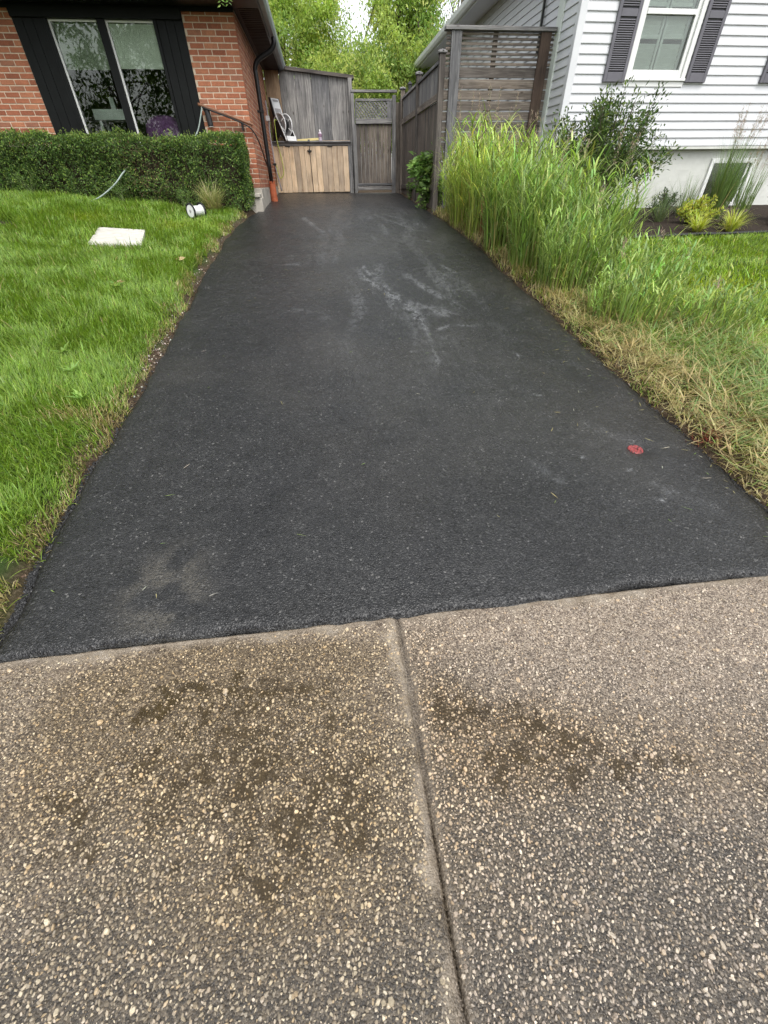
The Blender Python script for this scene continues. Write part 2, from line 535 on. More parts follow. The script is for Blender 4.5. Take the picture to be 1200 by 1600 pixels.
_bx = {}
def box_mesh(sx, sy, sz, mat, b=.003):
    key = (round(sx, 4), round(sy, 4), round(sz, 4), mat.name, b)
    if key in _bx: return _bx[key]
    b = min(b, sx * .45, sy * .45, sz * .45)
    hx, hy, hz = sx / 2, sy / 2, sz / 2
    V = []; idx = {}
    for X in (-1, 1):
        for Y in (-1, 1):
            for Z in (-1, 1):
                idx[(X, Y, Z, 0)] = len(V); V.append((X * hx, Y * (hy - b), Z * (hz - b)))
                idx[(X, Y, Z, 1)] = len(V); V.append((X * (hx - b), Y * hy, Z * (hz - b)))
                idx[(X, Y, Z, 2)] = len(V); V.append((X * (hx - b), Y * (hy - b), Z * hz))
    Q = []; T = []
    def quad(a):
        p = [np.array(V[i]) for i in a]
        n = np.cross(p[1] - p[0], p[2] - p[0]); c = sum(p)
        if n @ c < 0: a = a[::-1]
        (Q if len(a) == 4 else T).append(a)
    for ax in range(3):
        o1, o2 = [k for k in range(3) if k != ax]
        for s in (-1, 1):
            a = []
            for t1, t2 in ((-1, -1), (1, -1), (1, 1), (-1, 1)):
                k = [0, 0, 0]; k[ax] = s; k[o1] = t1; k[o2] = t2
                a.append(idx[(*k, ax)])
            quad(a)
        for t1 in (-1, 1):
            for t2 in (-1, 1):
                k0 = [0, 0, 0]; k0[ax] = -1; k0[o1] = t1; k0[o2] = t2
                k1 = list(k0); k1[ax] = 1
                quad([idx[(*k0, o1)], idx[(*k1, o1)], idx[(*k1, o2)], idx[(*k0, o2)]])
    for X in (-1, 1):
        for Y in (-1, 1):
            for Z in (-1, 1):
                quad([idx[(X, Y, Z, k)] for k in range(3)])
    me = np_mesh('box', np.array(V), [np.array(Q), np.array(T)], mat)
    _bx[key] = me
    return me

def box(name, x0, x1, y0, y1, z0, z1, mat, parent=None, b=.003, rot=None):
    me = box_mesh(x1 - x0, y1 - y0, z1 - z0, mat, b)
    o = bpy.data.objects.new(name, me)
    link(o, parent, ((x0 + x1) / 2, (y0 + y1) / 2, (z0 + z1) / 2))
    if rot: o.rotation_euler = rot
    return o

def boxes_vf(bl):
    """joined plain boxes -> V,F"""
    V = []; F = []
    for (x0, x1, y0, y1, z0, z1) in bl:
        k = len(V)
        V += [(x0, y0, z0), (x1, y0, z0), (x1, y1, z0), (x0, y1, z0), (x0, y0, z1), (x1, y0, z1), (x1, y1, z1), (x0, y1, z1)]
        F += [(k, k + 3, k + 2, k + 1), (k + 4, k + 5, k + 6, k + 7), (k, k + 1, k + 5, k + 4), (k + 1, k + 2, k + 6, k + 5), (k + 2, k + 3, k + 7, k + 6), (k + 3, k, k + 4, k + 7)]
    return np.array(V), np.array(F)

def catmull(P, n=8):
    P = [np.array(p, float) for p in P]
    Q = [2 * P[0] - P[1]] + P + [2 * P[-1] - P[-2]]
    out = []
    for i in range(1, len(Q) - 2):
        for t in np.linspace(0, 1, n, endpoint=False):
            a, b, c, d = Q[i - 1:i + 3]
            out.append(.5 * ((2 * b) + (c - a) * t + (2 * a - 5 * b + 4 * c - d) * t * t + (3 * b - a - 3 * c + d) * t ** 3))
    out.append(P[-1])
    return np.array(out)

def tube_vf(P, rad, k=8, base=0, cap=True):
    P = np.asarray(P, float); N = len(P)
    rad = np.broadcast_to(np.asarray(rad, float), (N,))
    T = np.gradient(P, axis=0); T /= np.linalg.norm(T, axis=1)[:, None] + 1e-9
    up = np.array([0, 0, 1.]) if abs(T[0, 2]) < .9 else np.array([1., 0, 0])
    V = []
    s = np.cross(up, T[0]); s /= np.linalg.norm(s)
    for i in range(N):
        s = s - T[i] * (s @ T[i]); s /= np.linalg.norm(s) + 1e-9
        q = np.cross(T[i], s)
        a = np.arange(k) * 2 * math.pi / k
        V.append(P[i] + rad[i] * (np.cos(a)[:, None] * s + np.sin(a)[:, None] * q))
    V = np.concatenate(V)
    i = np.arange(N - 1)[:, None]; j = np.arange(k)[None, :]
    F = np.stack([i * k + j, i * k + (j + 1) % k, (i + 1) * k + (j + 1) % k, (i + 1) * k + j], -1).reshape(-1, 4) + base
    Ft = []
    if cap:
        V = np.concatenate([V, P[:1], P[-1:]])
        c0, c1 = N * k + base, N * k + 1 + base
        for j in range(k):
            Ft.append((c0, base + (j + 1) % k, base + j))
            Ft.append((c1, base + (N - 1) * k + j, base + (N - 1) * k + (j + 1) % k))
    return V, F, np.array(Ft).reshape(-1, 3)

def tube(name, P, rad, mat, parent=None, k=8, smooth=True):
    V, F, Ft = tube_vf(P, rad, k)
    return np_obj(name, V, [F, Ft], mat, parent, smooth=smooth)

def tubes(name, L, mat, parent=None, k=6, kind=None):
    VV = []; FF = []; TT = []; b = 0
    for P, r_ in L:
        V, F, Ft = tube_vf(P, r_, k, b)
        VV.append(V); FF.append(F); TT.append(Ft); b += len(V)
    return np_obj(name, np.concatenate(VV), [np.concatenate(FF), np.concatenate(TT)], mat, parent, smooth=True, kind=kind)

def lathe(name, c, axis, prof_, mat, parent=None, k=20):
    """prof_: list of (t along axis, radius)"""
    axis = np.array(axis, float); axis /= np.linalg.norm(axis)
    u = np.cross(axis, [0, 0, 1.]) if abs(axis[2]) < .9 else np.cross(axis, [1., 0, 0])
    u /= np.linalg.norm(u); v = np.cross(axis, u)
    a = np.arange(k) * 2 * math.pi / k
    V = np.concatenate([np.array(c) + axis * t + r_ * (np.cos(a)[:, None] * u + np.sin(a)[:, None] * v) for t, r_ in prof_])
    N = len(prof_)
    i = np.arange(N - 1)[:, None]; j = np.arange(k)[None, :]
    F = np.stack([i * k + j, i * k + (j + 1) % k, (i + 1) * k + (j + 1) % k, (i + 1) * k + j], -1).reshape(-1, 4)
    V = np.concatenate([V, [np.array(c) + axis * prof_[0][0]], [np.array(c) + axis * prof_[-1][0]]])
    T = [(N * k, (j_ + 1) % k, j_) for j_ in range(k)] + [(N * k + 1, (N - 1) * k + j_, (N - 1) * k + (j_ + 1) % k) for j_ in range(k)]
    return np_obj(name, V, [F, np.array(T)], mat, parent)

def prism(name, poly, d0, d1, plane, mat, parent=None):
    """extrude a polygon: plane 'xz' (poly = x,z ; depth y) or 'yz' (poly=y,z ; depth x) or 'xy'"""
    n_ = len(poly)
    def pt(p, d):
        return {'xz': (p[0], d, p[1]), 'yz': (d, p[0], p[1]), 'xy': (p[0], p[1], d)}[plane]
    V = [pt(p, d0) for p in poly] + [pt(p, d1) for p in poly]
    me = bpy.data.meshes.new(name)
    F = [tuple(range(n_))[::-1], tuple(range(n_, 2 * n_))] + [(i, (i + 1) % n_, n_ + (i + 1) % n_, n_ + i) for i in range(n_)]
    V = np.array(V); o_ = (V.min(0) + V.max(0)) / 2
    me.from_pydata((V - o_).tolist(), [], F)
    me.materials.append(mat)
    import bmesh
    bm = bmesh.new(); bm.from_mesh(me); bmesh.ops.recalc_face_normals(bm, faces=bm.faces); bm.to_mesh(me); bm.free()
    o = bpy.data.objects.new(name, me)
    return link(o, parent, tuple(o_))

# blades -------------------------------------------------------------
def blades_vf(B, head, length, width, lean, droop, nseg, croot, ctip, dexp=1.4):
    """B Nx3 base points; head azimuth; lean initial tilt from vertical (rad); droop added tilt by the tip"""
    N = len(B)
    t = np.linspace(0, 1, nseg + 1)
    d = np.stack([np.cos(head), np.sin(head)], -1)
    side = np.stack([-d[:, 1], d[:, 0], np.zeros(N)], -1)
    P = np.zeros((N, nseg + 1, 3)); P[:, 0] = B
    for k in range(nseg):
        ang = lean + droop * ((k + .5) / nseg) ** dexp
        step = (length / nseg)[:, None]
        P[:, k + 1, 0] = P[:, k, 0] + d[:, 0] * np.sin(ang) * step[:, 0]
        P[:, k + 1, 1] = P[:, k, 1] + d[:, 1] * np.sin(ang) * step[:, 0]
        P[:, k + 1, 2] = P[:, k, 2] + np.cos(ang) * step[:, 0]
    wprof = np.where(t < .35, .6 + .4 * t / .35, (1 - t) / .65)
    Vl = []; Cl = []
    nv = 2 * nseg + 1
    V = np.zeros((N, nv, 3)); Cc = np.zeros((N, nv, 3))
    for k in range(nseg):
        hw = (width * wprof[k] * .5)[:, None]
        V[:, 2 * k] = P[:, k] - side * hw
        V[:, 2 * k + 1] = P[:, k] + side * hw
        Cc[:, 2 * k] = Cc[:, 2 * k + 1] = croot * (1 - t[k]) + ctip * t[k]
    V[:, -1] = P[:, -1]; Cc[:, -1] = ctip
    q = np.array([(2 * k, 2 * k + 1, 2 * k + 3, 2 * k + 2) for k in range(nseg - 1)]).reshape(-1, 4)
    tr = np.array([(2 * nseg - 2, 2 * nseg - 1, 2 * nseg)])
    off = (np.arange(N) * nv)[:, None, None]
    FQ = (q[None] + off).reshape(-1, 4) if len(q) else np.zeros((0, 4), int)
    FT = (tr[None] + off).reshape(-1, 3)
    return V.reshape(-1, 3), FQ, FT, Cc.reshape(-1, 3)

def join_vf(parts):
    VV, Q, T, CC = [], [], [], []; b = 0
    for V, FQ, FT, c in parts:
        VV.append(V); CC.append(c)
        if len(FQ): Q.append(FQ + b)
        if len(FT): T.append(FT + b)
        b += len(V)
    return np.concatenate(VV), [np.concatenate(x) for x in (Q, T) if x], np.concatenate(CC)

def leaves_vf(P, d, nrm, L_, W_, col, fold=.25):
    """folded four point leaves: base, side, tip, side"""
    d = d / (np.linalg.norm(d, axis=1)[:, None] + 1e-9)
    s = np.cross(d, nrm); s /= np.linalg.norm(s, axis=1)[:, None] + 1e-9
    n_ = np.cross(s, d)
    N = len(P)
    V = np.zeros((N, 4, 3))
    V[:, 0] = P
    V[:, 1] = P + d * (L_ * .45)[:, None] + s * (W_ * .5)[:, None] + n_ * (W_ * fold)[:, None]
    V[:, 2] = P + d * L_[:, None]
    V[:, 3] = P + d * (L_ * .45)[:, None] - s * (W_ * .5)[:, None] + n_ * (W_ * fold)[:, None]
    off = (np.arange(N) * 4)[:, None]
    F = np.concatenate([np.array([[0, 1, 2]]) + off, np.array([[0, 2, 3]]) + off])
    return V.reshape(-1, 3), np.zeros((0, 4), int), F, np.repeat(col, 4, 0)

def rdir(n, up=.0):
    v = rng.normal(size=(n, 3)); v[:, 2] += up
    return v / np.linalg.norm(v, axis=1)[:, None]

def colmix(n, cols, jit=.12):
    c = np.array(cols, float)[rng.integers(0, len(cols), n)]
    return np.clip(c * (1 + rng.normal(0, jit, (n, 1))) * (1 + rng.normal(0, jit * .4, (n, 3))), .004, 1)

# ================================================================== SETTING
# ---- the ground: one sheet to the horizon
gx = np.concatenate([-np.geomspace(250, 7.2, 18), np.arange(-7, 10.01, .07), np.geomspace(10.3, 250, 18)])
gy = np.concatenate([-np.geomspace(250, 2.3, 16), np.arange(-2, 14.6, .07), np.geomspace(15, 300, 18)])
GX, GY = np.meshgrid(gx, gy)
GZ = ground_z(GX, GY)
nx_, ny_ = len(gx), len(gy)
i_, j_ = np.meshgrid(np.arange(nx_ - 1), np.arange(ny_ - 1))
GF = np.stack([j_ * nx_ + i_, j_ * nx_ + i_ + 1, (j_ + 1) * nx_ + i_ + 1, (j_ + 1) * nx_ + i_], -1).reshape(-1, 4)
ledge = edge_l(GY) - GX; redge = GX - edge_r(GY)
turf = sstep(.04, .14, ledge + (fbm(GX * 6, GY * 6, 3, 3) - .5) * .2)
turf = np.maximum(turf, sstep(.9, 1.5, redge) * sstep(2.2, 3.0, GY) * (GY < 6.7))
bed = ((redge > 1.4) & (GY > 6.62 + .1 * (vnoise(GX, GX * 0, 4) - .5)) & (GY < 9.6) & (GX > 4.0))
patch = np.exp(-(((GX + 4.25) / .3) ** 2 + ((GY - 7.15) / .28) ** 2) * 1.3) > .45
hbed = (GY > 9.0) & (GY < 10.0) & (GX < -1.25)
mulch = (bed | patch).astype(float)
turf = np.where(hbed | patch | bed, 0, turf)
gcol = np.stack([turf, mulch, np.zeros_like(turf)], -1).reshape(-1, 3)
g = np_obj('ground', np.stack([GX, GY, GZ], -1).reshape(-1, 3), GF, M['ground'], cols=gcol, smooth=True, origin=(0, 0, 0))
tag(g, 'sloping soil under the lawns and planting beds', None, None, 'structure')

# ---- asphalt driveway
YF = 13.95
ay = np.concatenate([np.arange(1.035, 7, .02), np.arange(7, YF + .01, .035)])
au = np.concatenate([[0, .004, .01, .02], np.linspace(.03, .97, 170), [.98, .99, .996, 1]])
AU, AY = np.meshgrid(au, ay)
eL, eR = edge_l(AY), edge_r(AY)
AX = eL + (eR - eL) * AU
lip = (1 - sstep(0, .022, np.minimum(AX - eL, eR - AX)))
front = 1.03 + (vnoise(AX * 1.5, AX * 0, 12) - .5) * .03 + (vnoise(AX * 14, AX * 0, 13) - .5) * .016
AYn = np.where(AY < 1.2, front + (AY - 1.035) / .165 * (1.2 - front), AY)
lipf = 1 - sstep(0, .03, AYn - front)
AZ = drive_z(AX, AYn) + .012 + (fbm(AX * 2.2, AYn * 2.2, 21, 3) - .5) * .012 + (vnoise(AX * 26, AYn * 26, 23) - .5) * .0026
AZ = AZ - lip * .035 - lipf * .012
dx, dy = AX - 1.80, AYn - 1.98
AZ -= .030 * np.exp(-(dx ** 2 + dy ** 2) / .0075)
# water marks: strokes (points, half width, strength)
stain = np.zeros_like(AX)
def stroke(pts, hw, s):
    global stain
    pts = np.array(pts, float)
    dmin = np.full(AX.shape, 9.)
    wob = (fbm(AX * 7, AYn * 5, 77, 3) - .5)
    for a, b in zip(pts[:-1], pts[1:]):
        ab = b - a
        t = np.clip(((AX - a[0]) * ab[0] + (AYn - a[1]) * ab[1]) / (ab @ ab + 1e-9), 0, 1)
        dd = np.hypot(AX - a[0] - t * ab[0], AYn - a[1] - t * ab[1])
        dmin = np.minimum(dmin, dd)
    hw = hw * .75; dmin = np.maximum(0, dmin + wob * hw * 3.2)
    stain = np.maximum(stain, s * np.exp(-(dmin / hw) ** 2))
S_ = [([(.37, 5.85), (.46, 5.4), (.56, 5.1), (.70, 4.7)], .035, .9), ([(.47, 5.9), (.52, 5.55), (.62, 5.3)], .03, .75),
      ([(.66, 4.9), (.80, 4.5), (.87, 3.9), (.83, 3.2)], .06, .75), ([(.96, 5.52), (1.06, 5.1), (1.2, 4.7)], .05, .65),
      ([(.7, 4.65), (.95, 4.45), (1.17, 4.26)], .12, .5), ([(1.0, 3.88), (1.12, 3.95), (1.33, 3.89)], .045, .85),
      ([(1.02, 4.3), (1.25, 4.2)], .06, .6), ([(-.3, 8.95), (-.22, 8.6), (-.12, 8.3)], .05, .7), ([(-.1, 8.2), (.05, 7.7), (.15, 7.39)], .05, .45),
      ([(1.0, 9.4), (1.2, 8.7), (1.45, 8.1)], .04, .6), ([(1.2, 9.5), (1.6, 8.6), (1.66, 8.2)], .05, .55), ([(1.4, 7.9), (1.6, 7.8)], .05, .6),
      ([(1.5, 7.1), (1.62, 7.0)], .05, .55), ([(1.75, 7.2), (1.8, 6.9)], .04, .45), ([(-.5, 6.1), (-.35, 6.05)], .05, .45),
      ([(-.35, 4.5), (-.1, 4.4), (.0, 4.2)], .07, .3), ([(1.3, 5.6), (1.42, 5.2)], .03, .5), ([(1.45, 5.9), (1.56, 5.5)], .03, .45),
      ([(1.42, 4.9), (1.55, 4.85)], .03, .6), ([(1.3, 4.5), (1.38, 4.3)], .04, .4),
      ([(.66, 3.45), (.69, 3.42)], .014, .9), ([(.585, 2.73), (.60, 2.70)], .012, .9), ([(.165, 2.98), (.175, 2.97)], .01, .9),
      ([(1.50, 3.33), (1.53, 3.25)], .013, 1.), ([(1.40, 2.65), (1.47, 2.63)], .013, .95), ([(1.63, 1.775), (1.655, 1.765)], .008, 1.),
      ([(1.41, 1.92), (1.43, 1.905)], .009, .95), ([(1.76, 1.57), (1.80, 1.55)], .016, .8), ([(1.64, 1.53), (1.67, 1.515)], .014, .85),
      ([(1.88, 1.58), (1.92, 1.56)], .011, .9), ([(1.1, 1.9), (1.2, 1.72)], .04, .3), ([(1.6, 2.25), (1.7, 2.1)], .035, .28), ([(1.72, 1.6), (1.9, 1.45)], .05, .22)]
for s_ in S_: stroke(*s_)
streak = fbm(AX * 7, AYn * 1.1, 55, 4)
region = np.exp(-(((AX - .9) / .75) ** 2 + ((AYn - 4.7) / 1.3) ** 2)) + .8 * np.exp(-(((AX - 1.1) / .9) ** 2 + ((AYn - 8.4) / 1.7) ** 2)) + .35 * np.exp(-(((AX - .1) / .9) ** 2 + ((AYn - 6.5) / 2.5) ** 2))
stain = np.maximum(stain, region * sstep(.52, .75, streak) * .5)
stain = np.clip(stain, 0, 1)
coarse = sstep(.42, .72, fbm(AX * 1.8, AYn * 1.8, 61, 4)) * .8 + .5 * (1 - sstep(.02, .16, AYn - front))
coarse = np.clip(coarse + .6 * np.exp(-(((AX - 1.3) / .5) ** 2 + ((AYn - 1.35) / .3) ** 2)), 0, 1)
dust = np.exp(-(((AX + .81) / .14) ** 2 + ((AYn - 1.26) / .18) ** 2)) * sstep(.3, .55, fbm(AX * 9, AYn * 9, 91, 4)) * 2.2 + .28 * sstep(.52, .8, fbm(AX * .9, AYn * .9, 71, 4))
acol = np.stack([stain, coarse, np.clip(dust, 0, 1)], -1).reshape(-1, 3)
an, am = len(au), len(ay)
i_, j_ = np.meshgrid(np.arange(an - 1), np.arange(am - 1))
AF = np.stack([j_ * an + i_, j_ * an + i_ + 1, (j_ + 1) * an + i_ + 1, (j_ + 1) * an + i_], -1).reshape(-1, 4)
AV = np.stack([AX, AYn, AZ], -1).reshape(-1, 3)
# skirt all around
ring = np.concatenate([np.arange(an), (np.arange(1, am)) * an + an - 1, (am - 1) * an + np.arange(an - 2, -1, -1), np.arange(am - 2, 0, -1) * an])
sk = AV[ring] - np.array([0, 0, .09])
nr = len(ring); b0 = len(AV)
k_ = np.arange(nr)
SF = np.stack([ring, b0 + k_, b0 + (k_ + 1) % nr, ring[(k_ + 1) % nr]], -1)
driveway = np_obj('driveway', np.concatenate([AV, sk]), [AF, SF], M['asphalt'], cols=np.concatenate([acol, acol[ring]]), smooth=True, origin=(0, 0, 0))
tag(driveway, 'freshly laid black asphalt driveway running up between the houses', None, None, 'structure')

# loose crumbs along the edges of the asphalt and the joint to the sidewalk
def pebbles_vf(P, r_, col, k=6, flat=.6, emb=.3):
    N = len(P)
    a = np.arange(k) * 2 * math.pi / k
    ph = rng.uniform(0, 6.28, N)
    asp = rng.uniform(.42, 1.0, N)
    rr = r_[:, None] * rng.uniform(.6, 1.3, (N, k))
    lx = np.cos(a)[None] * rr; ly = np.sin(a)[None] * rr * asp[:, None]
    c, s = np.cos(ph)[:, None], np.sin(ph)[:, None]
    X = lx * c - ly * s; Y = lx * s + ly * c
    tilt = rng.normal(0, .3, (N, 2))
    V = np.zeros((N, 2 * k + 1, 3))
    hz = r_ * flat * rng.uniform(.5, 1.2, N)
    V[:, :k, 0] = P[:, 0:1] + X; V[:, :k, 1] = P[:, 1:2] + Y; V[:, :k, 2] = P[:, 2:3] - emb * r_[:, None]
    sc = rng.uniform(.5, .75, (N, 1))
    V[:, k:2 * k, 0] = P[:, 0:1] + X * sc; V[:, k:2 * k, 1] = P[:, 1:2] + Y * sc
    V[:, k:2 * k, 2] = P[:, 2:3] + hz[:, None] * rng.uniform(.6, 1, (N, k)) + (X * tilt[:, :1] + Y * tilt[:, 1:]) * .6
    V[:, -1, :2] = P[:, :2]; V[:, -1, 2] = P[:, 2] + hz * rng.uniform(.85, 1.15, N)
    j = np.arange(k)
    q = np.stack([j, (j + 1) % k, k + (j + 1) % k, k + j], -1)
    t = np.stack([k + j, k + (j + 1) % k, np.full(k, 2 * k)], -1)
    off = (np.arange(N) * (2 * k + 1))[:, None, None]
    return V.reshape(-1, 3), (q[None] + off).reshape(-1, 4), (t[None] + off).reshape(-1, 3), np.repeat(col, 2 * k + 1, 0)

n = 5200
py = 1.03 + rng.gamma(1.3, .55, n)
sd = rng.random(n) < .5
px = np.where(sd, edge_l(py) + rng.normal(-.004, .02, n), edge_r(py) + rng.normal(.004, .02, n))
n2 = 1500
px2 = rng.uniform(-1.42, 2.15, n2); py2 = 1.035 + np.abs(rng.normal(0, .013, n2)) + (vnoise(px2 * 1.5, px2 * 0, 12) - .5) * .03
px = np.concatenate([px, px2]); py = np.concatenate([py, py2])
pz = drive_z(px, py) + .004 - np.where(np.arange(len(px)) < n, .012, 0)
keep = py < 9
px, py, pz = px[keep], py[keep], pz[keep]
pr = rng.uniform(.003, .0085, len(px))
V, F, c = join_vf([pebbles_vf(np.stack([px, py, pz], -1), pr, np.full((len(px), 3), .02))])
np_obj('asphalt_crumbs', V, F, M['crumb'], driveway, cols=c, kind='stuff')

# grass clippings and flecks blown over the asphalt
n = 170
cx_ = np.concatenate([edge_r(np.linspace(1.2, 6, 110)) - np.abs(rng.gamma(1.2, .16, 110)), rng.uniform(-1.3, 2.0, 60)]); cy_ = np.concatenate([np.linspace(1.2, 6, 110), rng.uniform(1.2, 6, 60)])
Pc = np.stack([cx_, cy_, drive_z(cx_, cy_) + .022], -1)
cc_ = colmix(n, [(.42, .36, .16), (.2, .28, .08), (.34, .3, .14), (.45, .42, .34)], .12)
V, F, c = join_vf([blades_vf(Pc, rng.uniform(0, 6.28, n), rng.uniform(.015, .07, n), rng.uniform(.0025, .005, n), np.full(n, 1.62), rng.uniform(-.1, .1, n), 3, cc_, cc_)])
np_obj('grass_clippings', V, F, M['grass'], driveway, cols=c, kind='stuff')

# ---- sidewalk: two exposed aggregate slabs with a tooled joint
JX = .16
sidewalk = bpy.data.objects.new('sidewalk', None)
link(sidewalk, None, (.3, -.2, -.12))
tag(sidewalk, 'wet exposed aggregate concrete sidewalk crossing the foot of the driveway', None, None, 'structure')
def slab_base(x, y):
    return .02 * (y - 1.03) - .004 + (fbm(x * 3.1, y * 3.1, 41, 3) - .5) * .010 + (fbm(x * 13, y * 13, 43, 3) - .5) * .006 + (vnoise(x * 55, y * 55, 44) - .5) * .0022
def joint_x(y): return JX + .012 * np.sin(np.asarray(y) * 2.1) + (vnoise(np.asarray(y) * 3, np.asarray(y) * 0, 45) - .5) * .012
def slab_z(x, y):
    x = np.asarray(x, float); y = np.asarray(y, float)
    z = slab_base(x, y)
    d = x - joint_x(y)
    ridge = .004 * np.exp(-((d + .05) / .03) ** 2)
    gro = -.009 * np.exp(-(np.abs(d + .008) / .013) ** 2.4) - .008 * np.exp(-(np.abs(d) / .006) ** 2)
    e = 1 - sstep(0, .035, 1.02 - y)
    return z + ridge + gro - e * .004
wet_reflection_blobs = [(-.29, .50, .32, .2, 1.0), (-.19, .28, .45, .18, 1.0), (-.5, .14, .5, .16, .8), (.44, .06, .6, .14, .8), (.42, .46, .26, .15, .75), (.29, .66, .12, .1, .5), (.9, .02, .5, .12, .75), (.85, .4, .2, .12, .45), (-.75, .5, .25, .14, .4)]  # damp patches; the nearest ones also paint the viewer's dark reflection
def wet_reflection_mask(x, y):
    m = np.zeros_like(np.asarray(x, float))
    for cx, cy, sx, sy, s in wet_reflection_blobs:
        m = m + s * np.exp(-(((x - cx) / sx) ** 2 + ((y - cy) / sy) ** 2))
    m = m + .5 * (1 - sstep(-.1, .55, y)) + .42 - .45 * np.exp(-(((x - 1.3) / .9) ** 2 + ((y - .85) / .3) ** 2)) - .25 * sstep(.75, 1.0, y)  # darkens towards the viewer: their reflection painted into the damp
    return np.clip(m * (.45 + 1.1 * fbm(x * 4, y * 4, 47, 5)) + (fbm(x * 17, y * 17, 48, 3) - .5) * .6, 0, 1)
BROWN = [(-.29, .58, .5, .3, 1.0), (-.85, .65, .5, .3, 1.0), (-.35, .9, .6, .1, .8), (-.1, .2, .5, .15, .4), (-.2, .35, .25, .14, .7), (-.5, .85, .5, .1, .55), (.42, .48, .26, .16, .75), (.28, .66, .1, .1, .7), (.7, .45, .28, .14, .6), (1.15, .36, .3, .14, .5)]
def brown_mask(X, Y):
    b = np.zeros_like(np.asarray(X, float))
    for cx, cy, sx, sy, s in BROWN: b = b + s * np.exp(-(((X - cx) / sx) ** 2 + ((Y - cy) / sy) ** 2))
    return np.clip(b * (.4 + 1.2 * fbm(X * 5, Y * 5, 59, 5)), 0, 1)
def make_slab(x0, x1, fine0, fine1):
    xs = np.unique(np.concatenate([np.linspace(x0, fine0, 12), np.arange(fine0, fine1, .011), np.linspace(fine1, x1, 12), [x0, x1]]))
    ys = np.unique(np.concatenate([np.linspace(-1.5, -.4, 14), np.arange(-.4, 1.026, .011), [1.026]]))
    X, Y = np.meshgrid(xs, ys)
    Z = slab_z(X, Y)
    d = np.abs(X - joint_x(Y))
    sg = X - joint_x(Y)
    edge = np.maximum(np.where(sg < 0, 1 - sstep(.0, .07, -sg + (fbm(X * 14, Y * 14, 52, 3) - .5) * .14), 1 - sstep(.0, .03, sg)), 1 - sstep(.0, .05, 1.02 - Y + (fbm(X * 9, Y * 9, 53, 3) - .5) * .1))
    wet = wet_reflection_mask(X, Y) * (1 - .65 * edge)  # damp plus the viewer's dark reflection, both as colour
    wet = np.maximum(wet, .8 * np.exp(-(d / .010) ** 2))
    brown = brown_mask(X, Y) * (1 - .7 * edge)
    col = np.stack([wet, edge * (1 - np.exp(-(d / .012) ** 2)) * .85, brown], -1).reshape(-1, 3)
    a, b = len(xs), len(ys)
    i, j = np.meshgrid(np.arange(a - 1), np.arange(b - 1))
    F = np.stack([j * a + i, j * a + i + 1, (j + 1) * a + i + 1, (j + 1) * a + i], -1).reshape(-1, 4)
    V = np.stack([X, Y, Z], -1).reshape(-1, 3)
    ring = np.concatenate([np.arange(a), np.arange(1, b) * a + a - 1, (b - 1) * a + np.arange(a - 2, -1, -1), np.arange(b - 2, 0, -1) * a])
    sk = V[ring] - np.array([0, 0, .11]); m_ = len(ring); k = np.arange(m_); bb = len(V)
    SF = np.stack([ring, bb + k, bb + (k + 1) % m_, ring[(k + 1) % m_]], -1)
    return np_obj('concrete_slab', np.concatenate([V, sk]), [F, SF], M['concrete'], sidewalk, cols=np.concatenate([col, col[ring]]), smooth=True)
slabL = make_slab(-2.7, JX, -1.75, JX)
slabR = make_slab(JX + .0005, 3.2, JX + .0005, 2.2)
slabL['label'] = 'left slab with brown water lying between its pebbles'
slabR['label'] = 'right slab, paler and drier towards the asphalt'

